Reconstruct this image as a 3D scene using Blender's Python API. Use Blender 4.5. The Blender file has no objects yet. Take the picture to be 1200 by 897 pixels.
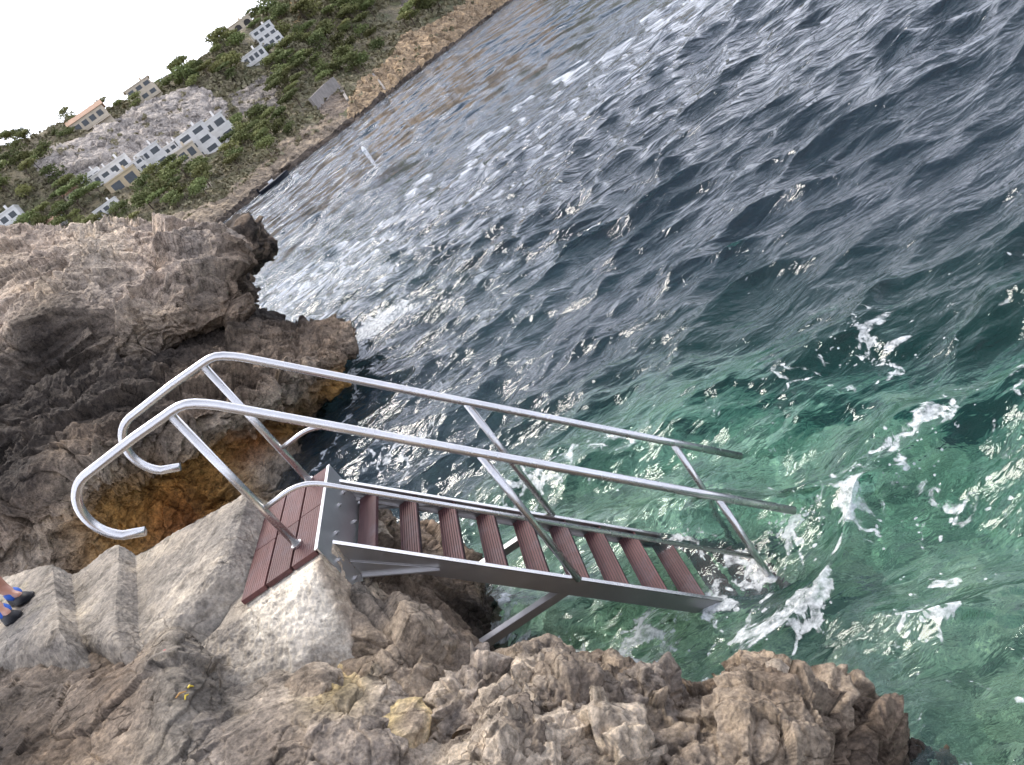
import bpy, bmesh, math, random
import numpy as np
from mathutils import Vector, Matrix, Euler
random.seed(7); rng = np.random.default_rng(11)
SC = bpy.context.scene; COL = SC.collection
R = math.radians
DET = 1.
import time as _tm; _T0 = _tm.time()
def tick(s): print('TICK', s, round(_tm.time()-_T0, 1))

# ------------------------------------------------------------------ camera
FPX, PITCH, ROLL, PSI = 908.281, 21.856, 36.318, 94.688
CAM = np.array([1.347, -3.119, 2.804])
WD = 1.488                                   # height of the wooden platform above the sea
_p, _t, _r = R(PSI), R(PITCH), R(ROLL)
fw = np.array([math.cos(_p)*math.cos(_t), math.sin(_p)*math.cos(_t), -math.sin(_t)])
rt = np.array([math.sin(_p), -math.cos(_p), 0.]); up = np.cross(rt, fw)
CXv = rt*math.cos(_r) - up*math.sin(_r); CYv = -(rt*math.sin(_r) + up*math.cos(_r))
def ray(x, y): return CXv*(x-600) + CYv*(y-448.5) + fw*FPX
def atz(x, y, z): d = ray(x, y); return CAM + d*(z-CAM[2])/d[2]
def aty(x, y, Y): d = ray(x, y); return CAM + d*(Y-CAM[1])/d[1]
def proj(P):
    d = np.asarray(P)-CAM; z = d@fw
    return 600+FPX*(d@CXv)/z, 448.5+FPX*(d@CYv)/z, z
cam_d = bpy.data.cameras.new('camera'); cam = bpy.data.objects.new('camera', cam_d); COL.objects.link(cam)
M = Matrix((( *CXv, ), ( *(-CYv), ), ( *(-fw), ))).transposed().to_4x4(); M.translation = Vector(CAM)
cam.matrix_world = M
cam_d.sensor_fit = 'HORIZONTAL'; cam_d.sensor_width = 36; cam_d.lens = FPX*36/1200
cam_d.clip_start = .05; cam_d.clip_end = 20000
SC.camera = cam

# ------------------------------------------------------------------ noise
_perm = rng.permutation(256).astype(np.int64)
_g = rng.normal(size=(256, 3)); _g /= np.linalg.norm(_g, axis=1)[:, None]; _g = _g.astype(np.float32)
def _h(i, j, k): return _perm[(_perm[(_perm[i & 255]+j) & 255]+k) & 255]
def perlin(P):
    P = np.asarray(P, np.float32); I = np.floor(P).astype(np.int64); f = P-I
    u = f*f*f*(f*(f*6-15)+10); out = np.zeros(len(P), np.float32)
    for a in (0, 1):
        wx = u[:, 0] if a else 1-u[:, 0]
        for b in (0, 1):
            wy = u[:, 1] if b else 1-u[:, 1]
            for c in (0, 1):
                wz = u[:, 2] if c else 1-u[:, 2]
                g = _g[_h(I[:, 0]+a, I[:, 1]+b, I[:, 2]+c)]
                out += wx*wy*wz*((f-np.array([a, b, c], np.float32))*g).sum(1)
    return out*1.6
def fbm(P, o=4, gain=.5, ridged=False):
    s = 0; a = 1.; t = 0
    for i in range(o):
        n = perlin(P*(2.03**i)+17.3*i)
        if ridged: n = 1-2*np.abs(n)
        s = s+a*n; t += a; a *= gain
    return s/t
_cr = rng.random((256, 7)).astype(np.float32)
def worley(P):
    "F1, F2, id-random(4) of the nearest cell, vector to its point"
    P = np.asarray(P, np.float32); I = np.floor(P).astype(np.int64)
    F1 = np.full(len(P), 9., np.float32); F2 = F1.copy(); R4 = np.zeros((len(P), 4), np.float32); V = np.zeros((len(P), 3), np.float32)
    for a in (-1, 0, 1):
        for b in (-1, 0, 1):
            for c in (-1, 0, 1):
                h = _h(I[:, 0]+a, I[:, 1]+b, I[:, 2]+c); q = _cr[h]
                v = P-(I+np.array([a, b, c])+q[:, :3]).astype(np.float32)
                d = np.sqrt((v*v).sum(1)); m = d < F1
                F2 = np.where(m, F1, np.minimum(F2, d)); F1 = np.where(m, d, F1)
                R4[m] = q[m][:, 3:]; V[m] = v[m]
    return F1, F2, R4, V
def sstep(a, b, x): t = np.clip((x-a)/(b-a), 0, 1); return t*t*(3-2*t)

# ------------------------------------------------------------------ materials
MATS = {}
def N(nt, t, **kw):
    n = nt.nodes.new(t)
    for k, v in kw.items():
        if k.startswith('i_'): n.inputs[k[2:].replace('_', ' ')].default_value = v
        else: setattr(n, k, v)
    return n
def newmat(name):
    m = bpy.data.materials.new(name); m.use_nodes = True; nt = m.node_tree; nt.nodes.clear()
    out = N(nt, 'ShaderNodeOutputMaterial'); b = N(nt, 'ShaderNodeBsdfPrincipled'); nt.links.new(b.outputs[0], out.inputs[0])
    MATS[name] = m
    return m, nt, b, out
def ramp(nt, src, stops):
    r = N(nt, 'ShaderNodeValToRGB'); e = r.color_ramp.elements
    while len(e) < len(stops): e.new(.5)
    for k, (p, c) in enumerate(stops):
        e[k].position = p; e[k].color = (*c, 1) if len(c) == 3 else c
    nt.links.new(src, r.inputs[0]); return r.outputs[0]
def mixc(nt, a, b, fac, mode='MIX'):
    m = N(nt, 'ShaderNodeMix', data_type='RGBA', blend_type=mode)
    for s, v in ((m.inputs[6], a), (m.inputs[7], b), (m.inputs[0], fac)):
        if isinstance(v, (int, float)): s.default_value = v
        elif isinstance(v, tuple): s.default_value = (*v, 1)
        else: nt.links.new(v, s)
    return m.outputs[2]
def noise(nt, vec, scale, detail=5, rough=.6, dist=0.):
    n = N(nt, 'ShaderNodeTexNoise'); n.inputs['Scale'].default_value = scale; n.inputs['Detail'].default_value = detail
    n.inputs['Roughness'].default_value = rough; n.inputs['Distortion'].default_value = dist
    nt.links.new(vec, n.inputs['Vector']); return n.outputs['Fac']
def pos(nt): return N(nt, 'ShaderNodeNewGeometry').outputs['Position']
def objc(nt): return N(nt, 'ShaderNodeTexCoord').outputs['Object']
def simple(name, col, rough=.6, metal=0., var=.25, scale=8., bump=.0, spec=.5):
    m, nt, b, o = newmat(name); v = objc(nt)
    n = noise(nt, v, scale, 6, .65)
    c = ramp(nt, n, [(.3, tuple(x*(1-var) for x in col)), (.7, tuple(min(1, x*(1+var)) for x in col))])
    nt.links.new(c, b.inputs['Base Color']); b.inputs['Roughness'].default_value = rough; b.inputs['Metallic'].default_value = metal
    b.inputs['Specular IOR Level'].default_value = spec
    if bump:
        bp = N(nt, 'ShaderNodeBump', i_Strength=bump, i_Distance=.01); nt.links.new(noise(nt, v, scale*5, 4), bp.inputs['Height'])
        nt.links.new(bp.outputs[0], b.inputs['Normal'])
    return m

def rockmat(name, fine=1.0, bumpd=.02, pits=.5, contrast=1.):
    "limestone: colour of the zone (per vertex, on headland and ledge with shade painted in) with mottling, pits and dark crusts"
    m, nt, b, o = newmat(name); v = pos(nt)
    a = N(nt, 'ShaderNodeVertexColor', layer_name='zone').outputs['Color']
    n1 = noise(nt, v, 2.2*fine, 8, .68, .6); n2 = noise(nt, v, 11*fine, 7, .7, .3); n3 = noise(nt, v, 60*fine, 4, .7)
    lo, hi = 1-.55*contrast, 1+.55*contrast
    t1 = ramp(nt, n1, [(.28, (lo, lo, lo*.98)), (.5, (1, 1, 1)), (.74, (hi, hi*.97, hi*.90))])
    q_ = lambda v_: tuple(1+(x-1)*min(1., contrast) for x in v_)
    t2 = ramp(nt, n2, [(.34, q_((.42, .41, .40))), (.47, q_((.90, .90, .90))), (.66, q_((1.42, 1.40, 1.36)))])
    t3 = ramp(nt, n3, [(.36, q_((.68, .68, .68))), (.64, q_((1.28, 1.28, 1.28)))])
    c = mixc(nt, a, t1, 1., 'MULTIPLY'); c = mixc(nt, c, t2, 1., 'MULTIPLY'); c = mixc(nt, c, t3, 1., 'MULTIPLY')
    # pale and black lichen crusts with shapes of their own
    l1 = ramp(nt, noise(nt, v, 5.3*fine, 9, .75, 1.2), [(.56, (0, 0, 0)), (.63, (1, 1, 1))])
    pale = mixc(nt, c, (1.5, 1.46, 1.38), 1., 'MULTIPLY'); c = mixc(nt, c, pale, mixc(nt, (0, 0, 0), l1, .55))
    l2 = ramp(nt, noise(nt, v, 7.7*fine, 9, .78, .8), [(.36, (1, 1, 1)), (.42, (0, 0, 0))])
    c = mixc(nt, c, mixc(nt, c, (.42, .42, .43), 1., 'MULTIPLY'), mixc(nt, (0, 0, 0), l2, .8))
    # hairline cracks, crevice shade painted in as dark lines
    wz = N(nt, 'ShaderNodeTexNoise'); wz.inputs['Scale'].default_value = 3.1*fine; wz.inputs['Detail'].default_value = 5; nt.links.new(v, wz.inputs['Vector'])
    wc = N(nt, 'ShaderNodeVectorMath', operation='MULTIPLY_ADD'); nt.links.new(wz.outputs['Color'], wc.inputs[0]); wc.inputs[1].default_value = (.5/fine,)*3; nt.links.new(v, wc.inputs[2])
    vc = N(nt, 'ShaderNodeTexVoronoi', feature='DISTANCE_TO_EDGE'); vc.inputs['Scale'].default_value = 4.2*fine; nt.links.new(wc.outputs[0], vc.inputs['Vector'])
    crk = ramp(nt, vc.outputs['Distance'], [(.0, (0, 0, 0)), (.035, (1, 1, 1))])
    cmask = ramp(nt, noise(nt, v, 1.9*fine, 4, .6), [(.42, (1, 1, 1)), (.56, (0, 0, 0))])
    crk = mixc(nt, crk, (1, 1, 1), cmask)
    c = mixc(nt, c, mixc(nt, (.38, .36, .34), (1, 1, 1), crk), contrast*.9, 'MULTIPLY')
    nt.links.new(c, b.inputs['Base Color']); b.inputs['Roughness'].default_value = .85; b.inputs['Specular IOR Level'].default_value = .25
    vo = N(nt, 'ShaderNodeTexVoronoi', feature='F1'); vo.inputs['Scale'].default_value = 38*fine; vo.inputs['Randomness'].default_value = 1
    wv = N(nt, 'ShaderNodeVectorMath', operation='MULTIPLY_ADD'); nz = N(nt, 'ShaderNodeTexNoise'); nz.inputs['Scale'].default_value = 9*fine
    nt.links.new(v, nz.inputs['Vector']); nt.links.new(nz.outputs['Color'], wv.inputs[0]); wv.inputs[1].default_value = (.12/fine,)*3; nt.links.new(v, wv.inputs[2])
    nt.links.new(wv.outputs[0], vo.inputs['Vector'])
    pr = ramp(nt, vo.outputs['Distance'], [(.0, (0, 0, 0)), (.45, (1, 1, 1))])
    h = mixc(nt, noise(nt, v, 26*fine, 9, .78, .6), pr, pits*.25)
    h = mixc(nt, h, n2, .35); h = mixc(nt, h, mixc(nt, (.0, .0, .0), h, crk), .45*contrast)
    bp = N(nt, 'ShaderNodeBump', i_Strength=1., i_Distance=bumpd/fine*1.7); nt.links.new(h, bp.inputs['Height']); nt.links.new(bp.outputs[0], b.inputs['Normal'])
    return m
rockmat('limestone'); rockmat('far_rock', .05, .03, .4); rockmat('concrete_cast', 1., .0045, .15, .85); rockmat('seabed_rock', .6, .02, .3)

def setp(name, **kw): return MATS[name]
def steel(name, base=(.74, .725, .71), rough=.24):
    m, nt, b, o = newmat(name); v = objc(nt)
    n = noise(nt, v, 3., 6, .7); nt.links.new(ramp(nt, n, [(.3, tuple(x*.78 for x in base)), (.7, base)]), b.inputs['Base Color'])
    b.inputs['Metallic'].default_value = .93
    mr = N(nt, 'ShaderNodeMapRange'); mr.inputs[3].default_value = rough*.7; mr.inputs[4].default_value = rough*1.5
    nt.links.new(noise(nt, v, 14., 5), mr.inputs[0]); nt.links.new(mr.outputs[0], b.inputs['Roughness'])
    bp = N(nt, 'ShaderNodeBump', i_Strength=.12, i_Distance=.002); nt.links.new(noise(nt, v, 90., 4), bp.inputs['Height']); nt.links.new(bp.outputs[0], b.inputs['Normal'])
    return m
steel('stainless_tube'); steel('stainless_plate', (.60, .585, .575), .36); steel('weathered_stringer', (.48, .46, .45), .36)
def wood(name, c1, c2):
    m, nt, b, o = newmat(name)
    v = objc(nt); mp = N(nt, 'ShaderNodeMapping'); mp.inputs['Scale'].default_value = (60, 4, 60); nt.links.new(v, mp.inputs[0])
    oi = N(nt, 'ShaderNodeObjectInfo').outputs['Random']
    n = noise(nt, mp.outputs[0], 1., 6, .6, .3); c = ramp(nt, n, [(.25, c1), (.75, c2)])
    hs = N(nt, 'ShaderNodeHueSaturation'); mr = N(nt, 'ShaderNodeMapRange'); mr.inputs[3].default_value = .75; mr.inputs[4].default_value = 1.3
    nt.links.new(oi, mr.inputs[0]); nt.links.new(mr.outputs[0], hs.inputs['Value']); nt.links.new(c, hs.inputs['Color'])
    c2_ = mixc(nt, hs.outputs[0], (.11, .10, .12), ramp(nt, noise(nt, v, 6., 6, .7), [(.5, (0, 0, 0)), (.75, (.5, .5, .5))]))
    nt.links.new(c2_, b.inputs['Base Color']); b.inputs['Roughness'].default_value = .58; b.inputs['Specular IOR Level'].default_value = .35
    bp = N(nt, 'ShaderNodeBump', i_Strength=.35, i_Distance=.004); nt.links.new(n, bp.inputs['Height']); nt.links.new(bp.outputs[0], b.inputs['Normal'])
wood('composite_board', (.085, .033, .030), (.15, .062, .056)); wood('composite_tread', (.060, .022, .022), (.115, .046, .045)); wood('groove', (.018, .010, .010), (.03, .016, .016))
for a in [('white_render', (.72, .70, .66), .8, 0., .12, .3), ('cream_render', (.58, .50, .38), .8, 0., .12, .3), ('ochre_render', (.52, .42, .27), .85, 0., .12, .3),
          ('grey_stone', (.30, .27, .24), .9, 0., .25, .4), ('window_glass', (.045, .055, .06), .15, 0., .3, .5), ('dark_void', (.04, .038, .036), .8, 0., .2, .5),
          ('roof_tile', (.36, .22, .14), .85, 0., .25, 1.), ('red_awning', (.30, .02, .05), .7, 0., .15, 1.), ('bark', (.11, .08, .06), .9, 0., .3, 2.),
          ('black_rubber', (.010, .010, .012), .6, 0., .2, 30., 0., .2), ('blue_fabric', (.01, .09, .42), .7, 0., .15, 30.), ('skin', (.42, .21, .14), .5, 0., .06, 12.),
          ('hair_brown', (.05, .03, .02), .6, 0., .3, 60.), ('shorts_fabric', (.03, .05, .09), .8, 0., .15, 20.), ('shirt_fabric', (.55, .54, .52), .8, 0., .06, 20.),
          ('boat_black', (.02, .022, .03), .5, 0., .2, 1.), ('boat_white', (.75, .75, .74), .4, 0., .05, 1.), ('buoy_white', (.8, .8, .78), .4, 0., .05, 1.),
          ('cap_red', (.35, .02, .03), .5, 0., .1, 40.), ('wrapper_yellow', (.65, .48, .04), .5, 0., .1, 40.), ('stem_straw', (.45, .25, .08), .6, 0., .1, 40.),
          ('lime_wood', (.5, .47, .42), .8, 0., .1, 1.)]:
    simple(*a)
def leafmat(name, c1, c2):
    m, nt, b, o = newmat(name); v = pos(nt)
    oi = N(nt, 'ShaderNodeObjectInfo').outputs['Random']
    c = ramp(nt, noise(nt, v, .5, 5, .7), [(.3, c1), (.7, c2)])
    hs = N(nt, 'ShaderNodeHueSaturation'); mr = N(nt, 'ShaderNodeMapRange'); mr.inputs[3].default_value = .55; mr.inputs[4].default_value = 1.35
    nt.links.new(oi, mr.inputs[0]); nt.links.new(mr.outputs[0], hs.inputs['Value']); nt.links.new(c, hs.inputs['Color'])
    mh = N(nt, 'ShaderNodeMapRange'); mh.inputs[3].default_value = .462; mh.inputs[4].default_value = .512
    ml = N(nt, 'ShaderNodeMath', operation='FRACT'); mm = N(nt, 'ShaderNodeMath', operation='MULTIPLY'); mm.inputs[1].default_value = 7.3
    nt.links.new(oi, mm.inputs[0]); nt.links.new(mm.outputs[0], ml.inputs[0]); nt.links.new(ml.outputs[0], mh.inputs[0]); nt.links.new(mh.outputs[0], hs.inputs['Hue'])
    nt.links.new(hs.outputs[0], b.inputs['Base Color']); b.inputs['Roughness'].default_value = .75; b.inputs['Specular IOR Level'].default_value = .15
leafmat('pine_needles', (.12, .148, .055), (.22, .245, .095)); leafmat('scrub_leaves', (.16, .17, .085), (.28, .26, .16))

# ------------------------------------------------------------------ object helpers
def tag(o, label=None, cat=None, group=None, kind=None):
    for k, v in (('label', label), ('category', cat), ('group', group), ('kind', kind)):
        if v: o[k] = v
    return o
def empty(name, loc=(0, 0, 0), rz=0.):
    o = bpy.data.objects.new(name, None); COL.objects.link(o); o.location = loc; o.rotation_euler = (0, 0, rz); o.empty_display_size = .2
    return o
def link(name, me, mats, parent=None, smooth=False):
    for m in ([mats] if isinstance(mats, str) else mats): me.materials.append(MATS[m])
    if smooth: me.polygons.foreach_set('use_smooth', [True]*len(me.polygons))
    o = bpy.data.objects.new(name, me); COL.objects.link(o)
    if parent: o.parent = parent
    return o
def from_bm(name, bm, mats, parent=None, smooth=False):
    me = bpy.data.meshes.new(name); bmesh.ops.recalc_face_normals(bm, faces=bm.faces); bm.to_mesh(me); bm.free()
    return link(name, me, mats, parent, smooth)
def bx(bm, c, s, rot=None, bev=0., mi=0):
    m = Matrix.LocRotScale(Vector(c), rot if rot is not None else Euler((0, 0, 0)), Vector(s))
    r = bmesh.ops.create_cube(bm, size=1., matrix=m); vs = r['verts']
    fs = list({f for v in vs for f in v.link_faces}); es = list({e for v in vs for e in v.link_edges})
    for f in fs: f.material_index = mi
    if bev:
        bmesh.ops.bevel(bm, geom=es, offset=bev, segments=2, affect='EDGES', profile=.5)
def tube(bm, pts, r, n=14, cap=True):
    pts = [Vector(p) for p in pts]; rings = []; pn = None
    for i, p in enumerate(pts):
        t = (pts[min(i+1, len(pts)-1)]-pts[max(i-1, 0)]).normalized()
        if pn is None: a = t.orthogonal().normalized()
        else: a = (pn-t*pn.dot(t)).normalized()
        pn = a; b = t.cross(a); rr = r[i] if isinstance(r, (list, tuple)) else r
        rings.append([bm.verts.new(p+a*math.cos(2*math.pi*k/n)*rr+b*math.sin(2*math.pi*k/n)*rr) for k in range(n)])
    for q in range(len(rings)-1):
        for k in range(n): bm.faces.new((rings[q][k], rings[q][(k+1) % n], rings[q+1][(k+1) % n], rings[q+1][k]))
    if cap: bm.faces.new(rings[0][::-1]); bm.faces.new(rings[-1])
def extr(bm, poly, ax, d, mi=0):
    "closed polygon (list of 3-vectors) extruded along vector ax*d"
    a = [bm.verts.new(Vector(p)) for p in poly]; b = [bm.verts.new(Vector(p)+Vector(ax)*d) for p in poly]
    fs = [bm.faces.new(a), bm.faces.new(b[::-1])]
    for i in range(len(a)): fs.append(bm.faces.new((a[i], b[i], b[(i+1) % len(a)], a[(i+1) % len(a)])))
    for f in fs: f.material_index = mi
def rounded(pts, r, n=6):
    "polyline with filleted corners"
    pts = [Vector(p) for p in pts]; out = [pts[0]]
    for i in range(1, len(pts)-1):
        p = pts[i]; a = (pts[i-1]-p); b = (pts[i+1]-p); d = min(r, a.length*.45, b.length*.45); A = p+a.normalized()*d; B = p+b.normalized()*d
        for k in range(n+1):
            t = k/n; out.append(A*(1-t)**2+p*2*t*(1-t)+B*t*t)
    out.append(pts[-1]); return out
def grid_mesh(name, P, col=None, attr=None):
    "P: (n,m,3) array of points -> quad mesh with optional vertex colour"
    n, m = P.shape[:2]; me = bpy.data.meshes.new(name)
    I = np.arange(n*m).reshape(n, m); F = np.stack([I[:-1, :-1], I[1:, :-1], I[1:, 1:], I[:-1, 1:]], -1).reshape(-1, 4)
    me.vertices.add(n*m); me.vertices.foreach_set('co', P.reshape(-1).astype(np.float32))
    me.loops.add(F.size); me.loops.foreach_set('vertex_index', F.reshape(-1).astype(np.int32))
    me.polygons.add(len(F)); me.polygons.foreach_set('loop_start', (np.arange(len(F))*4).astype(np.int32)); me.polygons.foreach_set('loop_total', np.full(len(F), 4, np.int32))
    me.update(calc_edges=True)
    if col is not None:
        c = me.color_attributes.new('zone', 'FLOAT_COLOR', 'POINT'); q = np.ones((n*m, 4), np.float32); q[:, :3] = col.reshape(-1, 3); c.data.foreach_set('color', q.reshape(-1))
    for k, v in (attr or {}).items():
        a = me.attributes.new(k, 'FLOAT', 'POINT'); a.data.foreach_set('value', v.reshape(-1).astype(np.float32))
    me.polygons.foreach_set('use_smooth', [True]*len(me.polygons))
    return me
def crom(A, n, axis):
    "cubic resample of array A (.., 3) along axis to n samples, tangents limited by the shorter neighbour so that nothing folds"
    A = np.moveaxis(np.asarray(A, float), axis, 0); k = len(A); seg = A[1:]-A[:-1]; L = np.linalg.norm(seg, axis=-1, keepdims=True)+1e-9
    T = np.empty_like(A); T[0] = seg[0]; T[-1] = seg[-1]; T[1:-1] = (A[2:]-A[:-2])/2
    Lt = np.linalg.norm(T, axis=-1, keepdims=True)+1e-9; lim = np.empty_like(Lt); lim[0] = L[0]; lim[-1] = L[-1]; lim[1:-1] = 1.3*np.minimum(L[1:], L[:-1])
    T = T*np.minimum(1, lim/Lt)
    w_ = L.mean(axis=tuple(range(1, L.ndim)))**.6; w_ = w_/w_.sum(); cum = np.concatenate([[0], np.cumsum(w_)]); t = np.interp(np.linspace(0, 1, n), cum, np.arange(k)) if A.shape[-1] == 3 and _WARP[0] else np.linspace(0, k-1, n)
    i = np.minimum(t.astype(int), k-2); f = (t-i).reshape(-1, *([1]*(A.ndim-1)))
    _LAST[0] = t
    h00 = 2*f**3-3*f**2+1; h10 = f**3-2*f**2+f; h01 = -2*f**3+3*f**2; h11 = f**3-f**2
    return np.moveaxis(h00*A[i]+h10*T[i]+h01*A[i+1]+h11*T[i+1], 0, axis)
_WARP = [False]; _LAST = [None]
def normals(P):
    du = np.gradient(P, axis=0); dv = np.gradient(P, axis=1); n = np.cross(du, dv); return n/(np.linalg.norm(n, axis=2, keepdims=True)+1e-9)
def rock_disp(Q, amp=1., s=1.):
    "broken, faceted, pitted relief; Q (k,3) world points, s = size factor"
    n3 = np.stack([perlin(Q*1.7/s), perlin(Q*1.7/s+9), perlin(Q*1.7/s+31)], 1)
    W = Q+.16*s*n3+.03*s*np.stack([perlin(Q*8/s), perlin(Q*8/s+9), perlin(Q*8/s+31)], 1)
    d = .12*s*fbm(Q*.9/s, 4)
    m = .5+.5*n3[:, 0]; k = sstep(-.35, .25, n3[:, 1])
    for sc, a in ((1.5, .105), (4.3, .050)):
        F1, F2, R4, V = worley(W*sc/s*np.array([.8, 1, 1.7]))
        tilt = ((R4[:, 1:]-.5)*2*V).sum(1)
        d = d+a*s*((R4[:, 0]-.5)*.8+tilt*1.6)-a*s*.45*m*np.exp(-((F2-F1)/.03)**2)
        d = d+a*s*.55*k*(F1*F1-.2)*2
    F1, F2, R4, V = worley(W*12.5/s); d = d+.045*s*k*(F1*F1-.25)*(.6+.8*R4[:, 0])
    d = d+.040*s*fbm(W*4.2/s, 4, .55, True)+.018*s*fbm(Q*17/s, 3, .72, True)
    pit = np.clip(fbm(Q*10/s+5, 3, .6)-.12, 0, 1); d = d-.17*s*pit*k
    return d*amp
def C(*names): return [ZC[n] for n in names]
ZC = dict(grey=(.345, .29, .24), pale=(.55, .46, .36), dark=(.060, .048, .039), brown=(.21, .158, .115), och=(.36, .20, .065), rust=(.30, .125, .04), conc=(.245, .215, .178),
          white=(.70, .63, .52), pink=(.49, .395, .315), black=(.035, .029, .024), tan=(.40, .32, .24), yel=(.60, .47, .25), wet=(.05, .045, .035), sea=(.24, .27, .17), mid=(.25, .203, .16))
def ctl(c):
    "control point: ('w',x,y,z) world, ('z',px,py,z) on a height, ('y',px,py,Y) on a distance"
    k, a, b, v = c[:4]
    return np.array([a, b, v], float) if k == 'w' else atz(a, b, v) if k == 'z' else aty(a, b, v)
def patch(name, rows, cols, n, m, mat, amp=1., s=1., fade=None, extra=None, disp=None, flip=False):
    A = np.array([[ctl(c) for c in r] for r in rows]); Cc = np.array([[ZC[c] for c in r] for r in cols])
    P = crom(crom(A, n, 0), m, 1); K = np.clip(crom(crom(Cc, n, 0), m, 1), .01, 1)
    nn = normals(P)
    if flip: nn = -nn
    Q = P.reshape(-1, 3); d = (disp or rock_disp)(Q, amp, s).reshape(n, m)
    if fade is not None: d = d*fade(P)
    P = P+nn*d[..., None]
    # smudge the zone borders
    j = .5+.5*fbm(Q*2.3/s, 4).reshape(n, m)
    K = K*(.8+.4*j[..., None])
    if extra: K = extra(P, K)
    return grid_mesh(name, P, K), P
def poly_mask(px, py, poly):
    inside = np.zeros(px.shape, bool); n = len(poly)
    for i in range(n):
        x1, y1 = poly[i]; x2, y2 = poly[(i+1) % n]
        c = ((y1 > py) != (y2 > py)) & (px < (x2-x1)*(py-y1)/((y2-y1) if y2 != y1 else 1e-9)+x1); inside ^= c
    return inside
#PART2
# ------------------------------------------------------------------ near rocks (one relief each)
_EMIT = []
def struct(name, me, mat):
    o = link(name, me, mat); o['kind'] = 'structure'; return o
# upper headland across the gully
rowsU = [
 [('y',-110,320,15),('y',-60,300,15),('y',0,292,14.6),('y',60,290,14.4),('y',115,290,14),('y',180,285,13.6),('y',235,295,13),('y',268,300,12.6),('y',283,312,12)],
 [('y',-110,292,11.8),('y',-60,285,11.6),('y',0,276,11.2),('y',55,271,11),('y',110,270,10.6),('y',175,271,10.3),('y',228,277,10),('y',262,281,9.7),('y',287,300,9.8)],
 [('y',-110,340,9.8),('y',-60,330,9.8),('y',0,318,9.6),('y',60,308,9.4),('y',115,300,9.1),('y',180,295,8.9),('y',232,298,8.6),('y',272,303,8.6),('y',290,322,9.2)],
 [('y',-110,400,8.4),('y',-60,395,8.4),('y',0,370,8.2),('y',60,352,8.0),('y',120,340,7.9),('y',185,335,7.7),('y',240,338,7.5),('y',284,334,7.8),('y',306,348,8.8)],
 [('y',-110,450,7.4),('y',-60,440,7.4),('y',0,415,7.2),('y',60,395,7.2),('y',125,378,7.2),('y',185,372,7.1),('y',235,378,7.1),('y',280,370,7.4),('y',304,356,8.6)],
 [('y',-110,520,6.5),('y',-60,505,6.4),('y',0,480,6.3),('y',60,460,6.4),('y',120,435,6.6),('y',180,408,7.0),('y',226,404,7.3),('y',262,395,7.6),('y',295,368,8.8)],
 [('y',-110,600,5.6),('y',-60,580,5.6),('y',0,550,5.6),('y',60,520,5.8),('y',120,480,6.2),('y',180,440,7.0),('y',226,425,7.8),('y',258,408,8.3),('y',288,380,9.4)],
 [('y',-110,700,4.6),('y',-60,680,4.6),('y',0,640,4.7),('y',60,590,5.1),('y',120,530,6.0),('y',180,480,7.4),('y',226,455,8.4),('y',250,425,9.0),('y',280,395,10)]]
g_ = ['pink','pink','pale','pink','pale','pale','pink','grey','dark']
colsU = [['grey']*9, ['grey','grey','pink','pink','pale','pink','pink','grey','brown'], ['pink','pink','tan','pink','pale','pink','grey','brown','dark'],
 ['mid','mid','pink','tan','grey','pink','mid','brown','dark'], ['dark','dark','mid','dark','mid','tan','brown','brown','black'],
 ['dark','dark','dark','dark','dark','mid','brown','black','black'], ['dark','dark','dark','dark','dark','dark','dark','black','black'], ['dark']*9]  # dark and black tones paint in the shade of the front face and undersides
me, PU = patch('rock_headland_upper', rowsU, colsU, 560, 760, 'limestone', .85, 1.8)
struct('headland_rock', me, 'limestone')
# ledge with its undercut orange wall
rowsL = [
 [('y',-110,560,6.6),('y',-40,520,6.6),('y',40,480,6.7),('y',110,455,6.9),('y',175,430,7.3),('y',235,415,8.2),('y',300,388,9.4),('y',345,395,9.8),('y',385,402,9.6),('y',402,410,9.0)],
 [('y',-110,545,6.0),('y',-40,505,6.0),('y',40,470,6.1),('y',110,445,6.3),('y',175,418,6.7),('y',235,402,7.2),('y',300,374,8.0),('y',350,384,8.1),('y',392,386,7.9),('y',416,390,7.6)],
 [('y',-110,590,5.2),('y',-40,550,5.2),('y',40,520,5.2),('y',110,485,5.3),('y',175,460,5.6),('y',235,440,6.0),('y',300,412,6.6),('y',350,405,7.0),('y',392,400,7.1),('y',419,396,7.3)],
 [('y',-110,640,4.4),('y',-40,600,4.4),('y',40,560,4.4),('y',110,522,4.5),('y',170,500,4.8),('y',235,482,5.1),('y',300,460,5.6),('y',345,440,6.1),('y',385,425,6.5),('y',412,412,7.0)],
 [('y',-110,680,4.3),('y',-40,640,4.3),('y',40,600,4.3),('y',110,548,4.45),('y',170,525,4.8),('y',235,505,5.1),('y',300,486,5.5),('y',345,465,6.1),('y',383,452,6.6),('y',402,432,7.2)],
 [('y',-110,730,4.5),('y',-40,700,4.5),('y',50,650,4.5),('y',120,590,4.9),('y',185,556,5.3),('y',245,535,5.5),('y',300,515,5.8),('y',340,500,6.3),('y',370,482,6.9),('y',390,460,7.6)],
 [('y',-110,800,4.5),('y',-40,760,4.5),('y',60,700,4.6),('y',140,640,4.9),('y',210,606,5.1),('y',265,580,5.2),('y',312,550,5.5),('y',344,525,6.2),('y',366,505,6.9),('y',384,480,7.8)],
 [('y',-110,900,4.3),('y',-40,850,4.3),('y',80,790,4.4),('y',170,720,4.6),('y',240,680,4.8),('y',300,640,4.9),('y',345,600,5.2),('y',370,570,5.8),('y',385,540,6.6),('y',396,510,7.8)]]
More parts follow.
